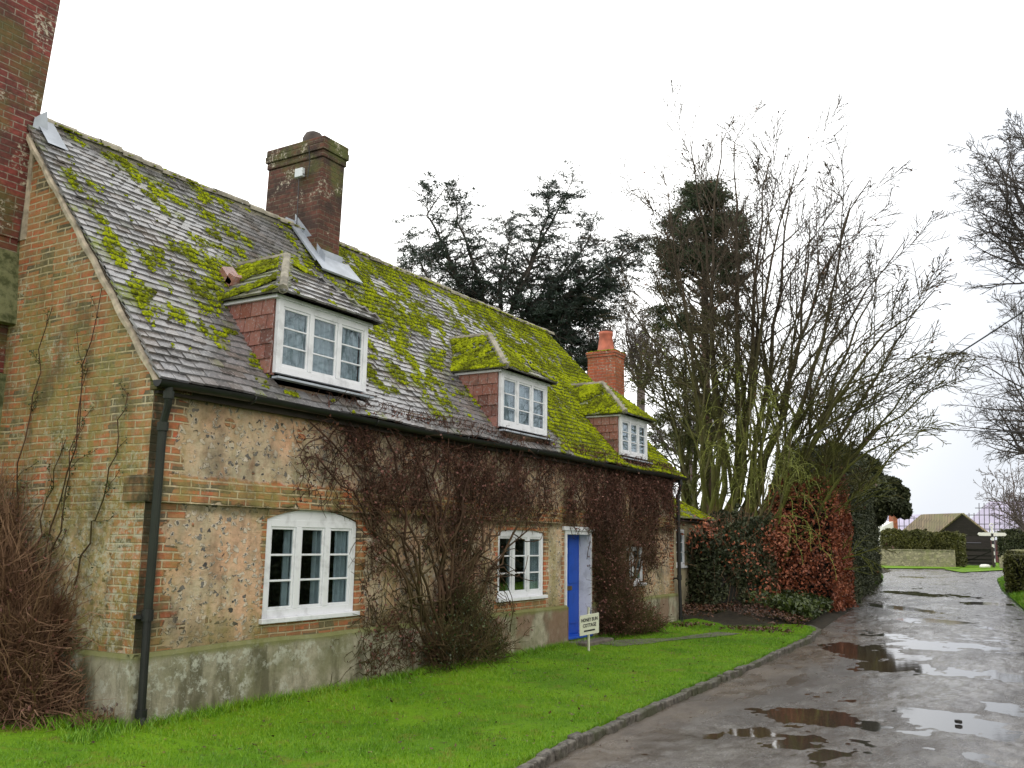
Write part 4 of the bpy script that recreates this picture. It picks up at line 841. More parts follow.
t, tips = bare_crown('bare_tree', 'tall many-stemmed leafless tree with mossy green trunks behind the copper hedge', B, limbs,
    [dict(m=8, n2=10, tmin=.32, tmax=.98, ang=34, lenf=.36, rf=.62, up=.015, wob=.07), dict(m=8, n2=8, tmin=.15, tmax=1, ang=36, lenf=.50, rf=.6, up=.01, wob=.075), dict(m=6, n2=6, tmin=.12, tmax=1, ang=36, lenf=.46, rf=.65, up=.0, wob=.09), ], .0080, 'bark_moss')
# sparse buds and leaves left on the twigs
c = MB(); P = tips.reshape(-1,3); s = R7.random(len(P)) < .10*np.clip((8.0-P[:,2])/3, 0, 1); s &= (P[:,1] > 0); c.cards(P[s]+R7.normal(0,.1,(s.sum(),3)), .035+.03*R7.random(s.sum()), .6); stuff(c.build('leaf_buds', 'olive', t))
c = MB(); P = tips.reshape(-1,3); s = R7.random(len(P)) < .012; c.cards(P[s]+R7.normal(0,.06,(s.sum(),3)), .05, .7); stuff(c.build('dead_leaves', 'brownleaf', t))
# ---- hanging green shoots (weeping shrub in front of the tree)
B2 = np.array([17.4, .75, .3]); wt = thing('weeping_shrub', 'shrub of hanging yellow green shoots in front of the dark trunks', 'shrub', loc=tuple(B2))
d2 = math.hypot(*(B2-CAM)[:2]); limbs = []
for i in range(7):
    px = R7.uniform(738, 792); py = R7.uniform(380, 440); limbs.append(poly([B2+R7.normal(0,.15,3)*[1,1,0], at_d(768+(px-768)*.5, 520, d2), at_d(px, py, d2+R7.uniform(-1.0,.8))], 10, .045, .015, .05))
P, R = cat(limbs); m = MB(); m.tubes(P, R, 6)
P1, R1 = grow(P, R, 7, 7, .45, 1, 50, .34, .5, wob=.12, droop=.25); m.tubes(P1, np.maximum(R1,.007), 4); m.build('stems', 'bark_moss', wt, smooth=True)
P2, R2 = grow(P1, R1, 3, 9, .2, 1, 45, .8, .5, wob=.10, droop=1.0, lenabs=1.7); m = MB(); m.tubes(P2, np.maximum(R2,.006), 3, cap=False); Pt = P2.reshape(-1,3); Pt = np.repeat(Pt, 2, 0)+R7.normal(0,.05,(len(Pt)*2,3)); m.cards(Pt, .022+.015*R7.random(len(Pt)), .35); m.build('hanging_shoots', 'catkin', wt)
# ---- foliage clump helper
def clump(c, r, n, rng, sq=(1,1,1), shell=.55):
    d = rng.normal(size=(n,3)); d /= np.linalg.norm(d, axis=1, keepdims=True); rr = (shell+(1-shell)*rng.random(n))**.8
    lump = 1+.35*(fbm(d[:,0]*2+c[0], d[:,1]*2+d[:,2]*2+c[1], 3)-.5)*2
    return np.array(c)+d*(rr*lump*r)[:,None]*np.array(sq)
# ---- pine
Bp = at_g(706, 575); Bp = CAM+(at_d(705, 545, 31)-CAM); Bp[2] = .2
pt_ = thing('pine_tree', 'tall pine with dark dense crown above a straight bare trunk', 'tree', loc=tuple(Bp))
dp = math.hypot(*(Bp-CAM)[:2]); m = MB(); m.tubes(*poly([Bp, at_d(708,420,dp), at_d(703,300,dp), at_d(705,215,dp)], 14, .22, .07, .03), 9)
cl = [(700,210,26),(722,205,18),(680,228,22),(712,232,26),(738,238,16),(668,240,14),(692,250,24),(722,255,20),(745,245,10),(674,262,14),(705,275,16),(740,275,12),(672,290,10),(690,300,14),(725,300,14),(748,300,9)]
C = []; R8 = np.random.default_rng(5); ncl = 0
while ncl < 190:
    a, b = R8.uniform(650, 760), R8.uniform(184, 330); q = ((a-703)/(14+30*min(1, max(0, (b-184)/45))))**2
    if q > 1.0 or (b > 268 and R8.random() > .42) or (b > 225 and b < 245 and R8.random() < .4): continue
    ncl += 1; r = R8.uniform(4, 10); c0 = at_d(a, b, dp+R8.uniform(-1.5,1.5)); rr = r*dp/CF; C.append(c0+R8.normal(size=(int(26*r),3))*rr*np.array([.75,.75,.36]))
    if ncl % 3 == 0: m.tubes(*poly([at_d(704, b+22, dp), c0], 6, .04, .012, .04), 5)
m.build('trunk', 'bark_pine', pt_, smooth=True)
c = MB(); C = np.concatenate(C); c.cards(C, .06+.05*R8.random(len(C)), .22, rng=R8); c.build('crown', 'pine', pt_)
# ivy clad thinner trees around the pine : olive foliage
def foliage_tree(name, label, px, pybase, d, stems, clumps, leafmat, bmat, seed, leaf=.05, asp=.5, dens=60, shell=.2):
    rg = np.random.default_rng(seed); b = at_d(px, pybase, d); b[2] = float(gz(b[0])); t = thing(name, label, 'tree', loc=tuple(b)); m = MB(); S = []
    for s_ in stems: S.append(poly([b]+[at_d(x, y, d+rg.uniform(-.6,.6)) for x, y in s_], 10, .12, .02, .05))
    P, R = cat(S); m.tubes(P, R, 7); m.build('trunk', bmat, t, smooth=True)
    c = MB(); P, R = grow(P, R, 9, 6, .3, 1, 45, .3, .5, .02, .14); c.tubes(P, np.maximum(R,.007), 4, cap=False); P, R = grow(P, R, 6, 5, .2, 1, 45, .5, .5, .0, .15); c.tubes(P, np.maximum(R,.006), 3, cap=False); c.build('branches', bmat, t)
    c = MB(); C = []
    if callable(clumps): clumps = clumps(rg)
    for (a, e, r) in clumps: C.append(clump(at_d(a, e, d+rg.uniform(-.8,.8)), r*d/CF, int(dens*r), rg, shell=shell))
    C = np.concatenate(C); c.cards(C, leaf*(.7+.6*rg.random(len(C))), asp, rng=rg); c.build('crown', leafmat, t); return t
foliage_tree('ivy_tree', 'slim tree with loose olive green foliage in front of the pine', 690, 560, 29, [[(690,450),(680,330)],[(700,440),(715,310)],[(680,450),(655,350)],[(710,450),(740,340)]],
    lambda g: [(x, y, g.uniform(4, 9)) for x, y in zip(g.normal(700, 27, 120), g.uniform(310, 450, 120))], 'olive', 'bark_moss', 31, .04, .45, 17, 0.)
# ---- cedar behind the cottage
Bc = at_d(500, 520, 34); Bc[2] = 0.; dc = math.hypot(*(Bc-CAM)[:2]); ced = thing('cedar_tree', 'dark spreading cedar with layered branches rising behind the cottage ridge', 'tree', loc=tuple(Bc)); R9 = np.random.default_rng(12)
m = MB(); m.tubes(*poly([Bc, at_d(497,400,dc), at_d(488,345,dc)], 8, .5, .35, .02), 10); m.tubes(*poly([at_d(500,390,dc), at_d(515,320,dc+.5)], 6, .3, .2, .02), 8)
L = []
for pts in ([(488,345),(470,300),(448,255),(428,215),(447,185)],[(488,345),(455,320),(430,280),(405,238)],[(490,345),(440,325),(400,295)],[(495,335),(478,280),(462,230),(452,190)],[(505,330),(520,280),(545,235),(575,178)],[(505,325),(530,270),(548,215),(548,182)],
            [(510,330),(550,290),(590,240),(592,222)],[(515,335),(560,300),(610,265),(640,238)],[(515,340),(570,320),(600,310),(605,322)],[(500,340),(500,280),(510,240),(503,222)],[(485,350),(450,345),(415,330)],[(510,340),(545,335),(580,345),(600,350)],[(490,345),(465,290),(440,245),(418,255)],
            [(505,345),(530,320),(560,285),(575,262)],[(500,340),(480,320),(455,300),(430,320)],[(510,350),(540,350),(560,365),(590,360)],[(515,338),(565,303),(605,272),(643,240)],[(515,345),(560,320),(600,292),(632,262)],[(512,342),(550,318),(590,300),(615,285)]):
    dd = R9.uniform(-2.5, 2.5); n = len(pts); L.append(poly([at_d(x, y, dc+dd*i/(n-1)) for i, (x, y) in enumerate(pts)], 16, .11, .012, .035))
P, R = cat(L); m.tubes(P, R, 6); m.build('trunk', 'bark_dark', ced, smooth=True)
c = MB(); P1, R1 = grow(P, R, 24, 7, .12, 1, 60, .27, .45, .0, .10, plane=(1,1,.35), droop=.0, rng=R9); c.tubes(P1, np.maximum(R1,.010), 4, cap=False)
P2, R2 = grow(P1, R1, 11, 4, .12, 1, 48, .42, .5, .02, .10, plane=(1,1,.4), rng=R9); c.tubes(P2, np.maximum(R2,.008), 3, cap=False); c.build('branches', 'bark_dark', ced)
Q = np.concatenate([P1[:,2:].reshape(-1,3), P2.reshape(-1,3)]); hang = (Q[:,2] < 11.5); C = np.concatenate([Q+R9.normal(0,.055,Q.shape), Q[hang]+R9.normal(0,.13,(hang.sum(),3))-[0,0,.03]])
keep = R9.random(len(C)) < .95; C = C[keep]; C = C[R9.random(len(C)) < .55]; Pb, Rb = grow(P, R, 34, 6, .10, 1, 74, .32, .45, .0, .07, plane=(1,1,.10), droop=.05, rng=R9); br_ = MB(); br_.tubes(Pb, np.maximum(Rb,.01), 3, cap=False); br_.build('boughs', 'bark_dark', ced)
PL = []
for li in range(len(Pb)):
    for q in range(1, 6):
        PL.append(clump(Pb[li,q]+R9.normal(0,.05,3), R9.uniform(.16,.42)*(1.2-.12*q), 20, R9, (1.35,1.35,.22), .0))
C = np.concatenate([C]+PL); c = MB(); c.cards(C, .05+.06*R9.random(len(C)), .20, rng=R9, flat=.25); c.build('crown', 'needle', ced)
# ---- rounded leafless trees
def round_tree(name, label, px, pyc, d, rpx, seed, mat, group=None, lv=(10,7,6,5), rmin=.008, trunk_px=None, limbn=9, hh=.8):
    rg = np.random.default_rng(seed); c0 = at_d(px, pyc, d); b = at_d(trunk_px or px, 545, d); b[2] = float(gz(b[0])); r = rpx*d/CF; L = []
    fork = b+(c0-b)*.0; fork[2] = max(c0[2]-r*1.15, 1.2); fork[:2] = b[:2]*.7+c0[:2]*.3
    for i in range(limbn):
        th = i*2.4+rg.normal(0,.3); el = rg.uniform(-.45, 1.35); e = c0+r*hh*np.array([math.cos(th)*math.cos(el), math.sin(th)*math.cos(el), math.sin(el)*.95-.1]); mid = (fork+e)/2+np.array([math.cos(th), math.sin(th), .2])*r*.16
        L.append(poly([fork+rg.normal(0,.05,3), mid, e], 10, max(.08, r*.032), r*.003, r*.022, rg))
    return bare_crown(name, label, b, L, [dict(m=lv[0]+2, n2=7, tmin=.2, tmax=1, ang=48, lenf=.46, rf=.55, up=.02, wob=.08, rng=rg), dict(m=lv[1]+1, n2=6, tmin=.15, tmax=1, ang=40, lenf=.48, rf=.6, wob=.09, rng=rg), dict(m=lv[2]+1, n2=5, tmin=.1, tmax=1, ang=40, lenf=.5, rf=.6, wob=.10, droop=.1, rng=rg)][:3], rmin, mat, group, trunk=poly([b, (b+fork)/2, fork], 6, r*.075+.08, r*.06+.05, .02, rg))
round_tree('bare_tree', 'large leafless tree leaning in at the upper right edge of the view', 1066, 192, 30, 92, 41, 'bark_dark', trunk_px=1120, lv=(8,7,5), limbn=20, rmin=.0075)
round_tree('bare_tree', 'leafless tree on the right, lower than the large one and beyond it', 1068, 372, 48, 95, 42, 'bark_dark', trunk_px=1095, lv=(9,7,6), limbn=12, rmin=.009)
round_tree('birch_tree', 'thin pale birch with fine twigs beside the sheeted roofs', 1026, 486, 66, 38, 43, 'bark_far', lv=(7,5,4), limbn=12, rmin=.011, trunk_px=1032)
for i, (px, py, d, r, lb) in enumerate([(585,345,44,42,'brown leafless tree low to the left of the small red chimney'),(642,330,46,52,'brown leafless tree directly behind the small red chimney'),(408,285,48,30,'faint leafless tree at the left foot of the dark cedar'),(690,410,42,48,'leafless tree low between the red chimney and the pine')]):
    round_tree('bare_tree', lb, px, py, d, r, 50+i, 'bark_far', 'leafless trees behind the cottage', lv=(9,7,6), limbn=10, rmin=.009)
# trees on the unseen side of the lane, mirrored in the panes and puddles
rgo = np.random.default_rng(77); m = MB(); L = []
for (bx, by, h) in ((13,-16,11),(18,-14.5,12),(23,-15,12),(29,-13.5,12),(36,-14,12),(7,-17,11),(0,-18,11)):
    for i in range(9):
        th = i*.7; r = 2.8; L.append(poly([(bx,by,-.1),(bx+.3*math.cos(th),by+.3*math.sin(th),h*.35),(bx+r*math.cos(th),by+r*math.sin(th),h*.75+rgo.uniform(-1,2.5))], 10, .13, .01, .06, rgo))
Po, Ro = cat(L); m.tubes(Po, Ro, 5); Po, Ro = grow(Po, Ro, 8, 6, .25, 1, 42, .35, .6, .03, .13, rng=rgo); m.tubes(Po, Ro, 3, cap=False); Po, Ro = grow(Po, Ro, 6, 5, .1, 1, 40, .5, .6, .0, .15, rng=rgo); m.tubes(Po, np.maximum(Ro,.012), 3, cap=False); stuff(m.build('roadside_wood', 'bark_dark'))
m = MB(); k = 22000; x = rgo.uniform(-12, 48, k); z = rgo.random(k)*3.0*(.8+.5*fbm(x*.6, x*0)); C = np.stack([x, -10.6+.5*(fbm(x*2,z*2)-.5)+rgo.normal(0,.12,k)-z*.1, z-.1], 1); m.cards(C, .09+.05*rgo.random(k), .5, rng=rgo); m.box((-12,-11.9,-.2),(48,-10.9,2.2)); stuff(m.build('unseen_roadside_hedge', 'hedge'))  # hedge out of view, added to darken what the window panes reflect
# ================================================================== HEDGES
def hedge_box(name, label, cat_, path, h, w, leafm, n, leaf, seed, asp=.6, core='core', topn=.25, zf=None, wob=.35, group=None, twigs=0, base=None):
    """path: polyline (x,y) of the hedge's centre line; h: heights at the vertices"""
    rg = np.random.default_rng(seed); P = np.array(path, float); H = np.broadcast_to(np.array(h, float), (len(P),)); Wd = np.broadcast_to(np.array(w, float), (len(P),))
    d = np.r_[0, np.cumsum(np.linalg.norm(np.diff(P, axis=0), axis=1))]; L = d[-1]
    b0 = (float(P[0,0]), float(P[0,1]), float(gz(P[0,0]))); t = thing(name, label, cat_, group, loc=b0)
    def fr(s): x = np.interp(s, d, P[:,0]); y = np.interp(s, d, P[:,1]); e = .05; tx = np.interp(s+e, d, P[:,0])-np.interp(s-e, d, P[:,0]); ty = np.interp(s+e, d, P[:,1])-np.interp(s-e, d, P[:,1]); l = np.hypot(tx, ty)+1e-9; return x, y, -ty/l, tx/l, np.interp(s, d, H), np.interp(s, d, Wd)
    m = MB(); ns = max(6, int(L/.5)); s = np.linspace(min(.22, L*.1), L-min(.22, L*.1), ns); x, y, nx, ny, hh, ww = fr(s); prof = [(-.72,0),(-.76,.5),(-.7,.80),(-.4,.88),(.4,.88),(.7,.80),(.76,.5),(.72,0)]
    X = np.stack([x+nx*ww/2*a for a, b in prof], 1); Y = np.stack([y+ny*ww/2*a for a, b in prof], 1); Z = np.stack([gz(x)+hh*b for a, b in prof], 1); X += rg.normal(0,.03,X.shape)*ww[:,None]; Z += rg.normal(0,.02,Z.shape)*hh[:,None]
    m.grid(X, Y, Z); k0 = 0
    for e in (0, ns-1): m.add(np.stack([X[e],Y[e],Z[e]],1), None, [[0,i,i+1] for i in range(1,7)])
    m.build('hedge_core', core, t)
    c = MB(); s = rg.random(n)*(L+.0); x, y, nx, ny, hh, ww = fr(s); u = rg.random(n); side = rg.random(n)
    top = side < topn; off = np.where(top, rg.uniform(-1,1,n), np.where(rg.random(n) < .5, -1., 1.)); zz = np.where(top, 1., rg.random(n)**.9)
    rag = 1+wob*(fbm(s*1.7+seed, zz*hh*1.7, 4)-.5)*2
    off = off*np.where(top, 1, rag); bulge = np.where(top, 0, -.10*(zz > .88)); dep = -np.abs(rg.normal(0,.10,n)); off = off*(1+dep+bulge)
    zq = zz*(1+.12*(fbm(s*2.3+seed*2, off*2, 3)-.5)*2*(1+wob))
    C = np.stack([x+nx*off*ww/2, y+ny*off*ww/2, gz(x)+hh*zq], 1)
    # ends
    ne = int(n*min(.28, 1.6*Wd.mean()/(2*L+2*Wd.mean()))); eS = np.where(rg.random(ne) < .5, 0., L); x, y, nx, ny, hh, ww = fr(eS); o = rg.uniform(-1,1,ne); sg = np.where(eS > 0, 1, -1)*(.04+np.abs(rg.normal(0,.12,ne))); C2 = np.stack([x+nx*o*ww/2+ny*sg, y+ny*o*ww/2-nx*sg, gz(x)+hh*rg.random(ne)], 1)
    C = np.concatenate([C, C2]); c.cards(C, leaf*(.6+.8*rg.random(len(C))), asp, rng=rg); c.build('foliage', leafm, t)
    if twigs:
        i = rg.integers(0, len(C), twigs); S = C[i]; D = rg.normal(size=S.shape)*.5+[0,0,.7]; D[:,2] = np.abs(D[:,2]); l = (.15+.35*rg.random(twigs))[:,None]; TP = np.stack([S-D*l*.5, S+D*l*.2+rg.normal(0,.03,S.shape), S+D*l], 1); q = MB(); q.tubes(TP, np.array([.006,.005,.003])[None], 3, cap=False); q.build('twigs', 'twig', t)
    return t
hedge_box('beech_hedge', 'copper brown beech hedge beside the wet lane, next to the lawn end', 'hedge', [(19.5,-1.2),(22.6,-.95)], [3.2,3.5], 1.75, 'beech', 24000, .042, 61, .65, wob=.25, twigs=300)
hedge_box('mixed_hedge', 'dark shrubby hedge with brown leaves between the lawn end and outbuilding', 'hedge', [(15.6,.4),(17.0,.0),(18.3,.0)], [1.9,2.1,2.5], 1.5, 'hedge', 26000, .045, 62, .6, wob=.6, twigs=700)
m = MB(); rg = np.random.default_rng(63); C = np.concatenate([clump(c_, r_, n_, rg, shell=.2) for c_, r_, n_ in (((15.4,.1,1.9),.5,200),((15.9,-.5,1.5),.6,160),((17.0,-1.0,1.7),.6,170),((18.0,-1.4,.9),.6,200),((18.9,-1.5,1.3),.6,300),((16.4,-1.1,.6),.6,160),((18.6,-.8,2.2),.5,420),((17.6,-.9,1.9),.5,250))]); m.cards(C, .036+.014*rg.random(len(C)), .65, rng=rg)
bb = m.build('beech_shrub', 'beech', origin=(18.0,-1.4,.2)); tag(bb, 'straggling copper beech sprays poking through the dark shrubby hedge', 'shrub')
hedge_box('tall_hedge', 'tall dark evergreen hedge clipped as a wall along the bend of the lane', 'hedge', [(22.8,-.7),(30,.25),(40,1.5)], [4.3,5.0,4.5], [2.2,2.4,2.5], 'hedge', 60000, .065, 64, .35, wob=.22, twigs=0)
# dark rounded bush head on top where the hedge ends
ob = at_d(868, 515, 44); t = thing('evergreen_tree', 'dark round headed evergreen overhanging the end of the tall hedge', 'tree', loc=(float(ob[0]), float(ob[1]), float(gz(ob[0])))); rg = np.random.default_rng(65)
m = MB(); m.tubes(*poly([(ob[0],ob[1],.3), at_d(872,520,44), at_d(884,497,44)], 6, .15, .08, .02), 8); m.build('trunk', 'bark_dark', t); C = np.concatenate([clump(at_d(a, b, 44+rg.uniform(-.8,.8)), r*44/CF, int(r*260), rg, shell=.4) for a, b, r in ((880,500,16),(893,497,13),(899,506,10),(905,512,6),(870,490,16),(866,470,14),(882,486,11),(893,487,8),(876,516,9),(902,495,7))])
m = MB(); m.cards(C, .08+.05*rg.random(len(C)), .5, rng=rg); m.build('crown', 'hedge', t)
m = MB(); c0 = clump(at_d(874,500,44.3), .95, 10, rg)
# ivy and brambles at the foot of the tall hedge
m = MB(); k = 12000; x = 15.2+30*rg.random(k)**1.3; y = interp_y(RLE[:10], x)+.25+np.abs(rg.normal(0,.5,k)); C = np.stack([x, y, gz(x)+.02+.25*rg.random(k)+(y-interp_y(RLE[:10], x))*.25], 1); m.cards(C, .05+.04*rg.random(k), .5, rng=rg); stuff(m.build('ground_ivy', 'ivy'))
gr = MB(); k = 9000; x = rg.uniform(36, 46, k); y = interp_y(RLE[:10], x)+.05+np.abs(rg.normal(0,.5,k)); C = np.stack([x, y, gz(x)-.05+(y-interp_y(RLE[:10], x))*.3], 1); V, T = blades(C, .16, .015, .4); gr.add(V, None, T); stuff(gr.build('bank_grass', 'blade'))
# right side clipped bush
cb_ = at_d(1030, 580, 40); hedge_box('clipped_bush', 'dark clipped bush on the grass verge at the right edge', 'bush', [(cb_[0]-.9,cb_[1]-.2),(cb_[0]+1.2,cb_[1]-.4)], [1.45,1.5], 2.0, 'yew', 9000, .06, 66, .5, wob=.15)
# ================================================================== FAR YARD
def hpt(px, d, z=0.):
    p = at_d(px, 545, d); p[2] = float(gz(p[0]))+z; return p
# rubble wall with two clipped hedge blocks
wa, wb = hpt(878, 78), hpt(954, 77)
tw = (wb-wa)/np.linalg.norm(wb-wa); nw = np.array([-tw[1], tw[0], 0]); 
m = MB(); m.bar(wa+[0,0,.5], wb+[0,0,.5], .45, 1.25); m.bar(wa+[0,0,1.16], wb+[0,0,1.16], .55, .07); tag(m.build('stone_wall', 'stone', origin=tuple(wa)), 'long low rubble stone wall under the clipped green hedges', 'wall')
for lbl, a, b, zt, sd in (('longer clipped green hedge block on the left of the stone wall', 885, 926, 2.55, 71), ('lower clipped green hedge block on the right end of the stone wall', 927, 960, 2.4, 72)):
    p, q = hpt(a, 79.2), hpt(b, 78.4); hedge_box('clipped_hedge', lbl, 'hedge', [(p[0],p[1]),(q[0],q[1])], [zt,zt], 1.3, 'yew', 9000, .09, sd, .5, wob=.08, group='clipped hedges by the stone wall')
p, q = hpt(1002, 84), hpt(1040, 84); hedge_box('clipped_hedge', 'dark hedge mass in front of the red wall behind the signpost', 'hedge', [(p[0],p[1]),(q[0],q[1])], [2.7,2.8], 1.6, 'hedge', 7000, .10, 73, .5, wob=.12, group='clipped hedges by the stone wall')
p, q = hpt(1001, 76), hpt(1030, 74); m = MB(); X = np.linspace(0, 1, 14); 
for i in range(13):
    a = p+(q-p)*X[i]; b = p+(q-p)*X[i+1]; h = .55+.75*math.sin(min(1, X[i]*1.6+.15)*1.57); m.bar(a+[0,0,h/2-.1], b+[0,0,h/2-.1], .5, h+.2)
tag(m.build('stone_wall', 'stone', origin=tuple(p)), 'curved low wall end to the right of the striped signpost', 'wall')
# barn
barn = thing('barn', 'black weatherboarded barn with pale tiled roof behind the gate', 'barn', loc=tuple(hpt(960, 86)))
G0, G1 = hpt(935, 85), hpt(991, 84); ap = at_d(961.5, 514, 84); gt_ = (G1-G0)/np.linalg.norm(G1-G0); back = np.array([-gt_[1], gt_[0], 0]); back *= np.sign(back@HF); bk = back*5-HR*4.6
ez = 2.3
m = MB(); Vf = [G0, G1, G1+[0,0,ez], ap, G0+[0,0,ez]]; Vb = [v+bk for v in Vf]; m.add(Vf+Vb, [[0,5,9,4],[1,2,7,6]], [[0,1,2],[0,2,4],[4,2,3],[5,7,6],[5,9,7],[9,8,7]]); bwl = m.build('wall', 'boards', barn)
def inter(a, b, f): return np.array(a)*(1-f)+np.array(b)*f
m = MB(); n0 = np.cross(ap-(G0+[0,0,ez]), bk); n0 /= np.linalg.norm(n0); n0 *= np.sign(n0[2]); e0 = G0+[0,0,ez]-(ap-(G0+[0,0,ez]))*.10-bk*.03; m.add([e0, ap-bk*.03, ap+bk*1.03, e0+bk*1.06, e0+n0*.14, ap-bk*.03+n0*.14, ap+bk*1.03+n0*.14, e0+bk*1.06+n0*.14], [[0,1,2,3],[4,7,6,5],[0,4,5,1],[1,5,6,2],[2,6,7,3],[3,7,4,0]])
e1 = G1+[0,0,ez]-(ap-(G1+[0,0,ez]))*.08-bk*.03; n1 = np.cross(ap-e1, bk); n1 /= np.linalg.norm(n1); n1 *= np.sign(n1[2]); m.add([e1, ap-bk*.03, ap+bk*1.03, e1+bk*1.06, e1+n1*.14, ap-bk*.03+n1*.14, ap+bk*1.03+n1*.14, e1+bk*1.06+n1*.14], [[0,1,2,3],[4,7,6,5],[0,4,5,1],[1,5,6,2],[2,6,7,3],[3,7,4,0]]); m.build('roof', 'barnroof', barn)
m = MB()
for f in (.30, .62): c = inter(G0, G1, f+.07)-back*.03; m.bar(c+[0,0,1.78]-gt_*.6, c+[0,0,1.78]+gt_*.6, .05, .05)
m.build('door_rail', 'pole', barn)
# field gate beside the barn
ga, gb_ = hpt(962, 79), hpt(992, 78.5); m = MB(); gate = thing('field_gate', 'dark wooden field gate in front of the black barn', 'gate', loc=tuple(ga))
for z in (.25,.5,.78,1.15,1.25): m.bar(ga+[0,0,z], gb_+[0,0,z], .05, .09)
m.bar(ga+[0,0,.25], gb_+[0,0,1.15], .05, .08); m.build('rails', 'core', gate); 
for p in (ga, gb_): m = MB(); m.bar(p+[0,0,-.1], p+[0,0,1.45], .16, .16); m.build('post', 'dark', gate)
# the black and white fingerpost
fp = at_g(994.6, 566); fp[2] = float(gz(fp[0])); post = thing('signpost', 'black and white banded direction post with two pale arms and round finial', 'signpost', loc=tuple(fp)); H = (566-531)*math.hypot(*(fp-CAM)[:2])/CF
up = np.array([0,0,1.]); nb = 9
for i in range(nb):
    m = MB(); a = fp+up*(H*.80*i/nb); b = fp+up*(H*.80*(i+1)/nb-.001); m.tubes(np.array([a,b]), np.array([.085,.085]), 10); m.build('post_band', 'postwhite' if i % 2 else 'signblack', post)
m = MB(); m.tubes(np.array([fp+up*H*.80, fp+up*H*.97]), np.array([.075,.06]), 10); 
th = np.linspace(0, 2*np.pi, 15); ring = np.array([fp+up*(H*1.0)+HR*.15*math.cos(a)+up*.15*math.sin(a) for a in th]); m.tubes(ring, np.full(15,.035), 6); m.build('finial', 'postwhite', post)
for s_ in (-1, 1):
    m = MB(); a = fp+up*H*.78+HR*s_*.09; b = fp+up*H*.78+HR*s_*1.02; tip = HR*s_*.12
    m.prism([a-up*.13, b-up*.13, b+tip, b+up*.13, a+up*.13], HF*.05); arm = m.build('arm', 'postwhite', post)
    m = MB(); m.bar(a+HR*s_*.1-HF*.004, b-HR*s_*.15-HF*.004, .006, .05); m.build('arm_lettering', 'pole', arm)
# white boundary stone
ws = at_g(985, 567.2); m = MB(); m.lathe((0,0,0), [(.62,0),(.6,.12),(.42,.2),(0,.22)], 9); o = m.build('white_stone', 'postwhite', bevel=.03); o.location = ws; o.scale = (.9,.6,1); tag(o, 'low white stone on the grass left of the signpost', 'stone')
# sheeted roofs in scaffolding
sc_ = thing('farmhouse', 'long building under pale lilac roof sheets inside a scaffold of poles', 'building', loc=tuple(hpt(1000, 108)))
D = 106
m = MB(); A = [at_d(958, 531, D), at_d(990, 501, D+3), at_d(1060, 501, D+3), at_d(1060, 531, D)]; m.add(A+[at_d(1100,531,D+12), at_d(975,531,D+10)], [[0,3,2,1]], [[1,5,0],[2,4,5],[2,5,1]]); B_ = [at_d(872, 533, D-2), at_d(882, 516, D+1), at_d(952, 513, D+1), at_d(958, 533, D-2)]; m.add(B_+[at_d(882,533,D+5), at_d(958,533,D+5)], [[0,3,2,1],[1,2,5,4]]); m.build('roof', 'sheeting', sc_)
m = MB(); p, q = hpt(860, D), hpt(1060, D); m.prism([hpt(870,D), hpt(1062,D), hpt(1062,D)+[0,0,2.2], hpt(870,D)+[0,0,2.2]], HF*4); m.build('wall', 'redwall', sc_)
m = MB()
for i in range(34):
    px = 884+i*5.0; top = 517 if px < 955 else (514 if px < 975 else 504); m.tubes(np.array([hpt(px, D-3.5), at_d(px, top-1, D-3.5)]), np.full(2,.04), 4)
for py, a, b in ((518,884,948),(526,884,948),(515,962,1050),(508,975,1050),(524,955,1050),(529,955,1050)): m.tubes(np.array([at_d(a, py, D-3.6), at_d(b, py, D-3.6)]), np.full(2,.04), 4)
m.build('scaffold', 'pole', sc_)
# pale house end with brick strip, left
hs = thing('white_house', 'white house end with a brick chimney breast glimpsed past the dark hedge', 'house', loc=tuple(hpt(894, 95))); a, b = hpt(884, 95), hpt(896, 95); z = (545-517)*95/CF+1.2
m = MB(); m.prism([a, b, b+[0,0,z*.93], a+[0,0,z*.8]], HF*4); m.build('wall', 'postwhite', hs); m = MB(); a, b = hpt(895.5, 94.8), hpt(899, 94.8); m.prism([a, b, b+[0,0,z+.35], a+[0,0,z+.35]], HF*1.2); m.build('chimney', 'chim_red', hs)
# ================================================================== WIRES
def wire(p, q, sag, label):
    n = 14; s = np.linspace(0, 1, n); P = p[None]*(1-s)[:,None]+q[None]*s[:,None]; P[:,2] -= sag*4*s*(1-s); m = MB(); m.tubes(P, np.full(n, .014), 5); tag(m.build('overhead_wire', 'cable', origin=tuple(p)), label, 'cable', 'overhead wires across the lane')
wire(at_d(800, 440, 24), at_d(1040, 300, 17), .15, 'overhead wire slanting down from the right edge into the bare tree')
wire(at_d(880, 422, 34), at_d(1040, 432, 30), .1, 'nearly level overhead wire crossing the gap between the trees')
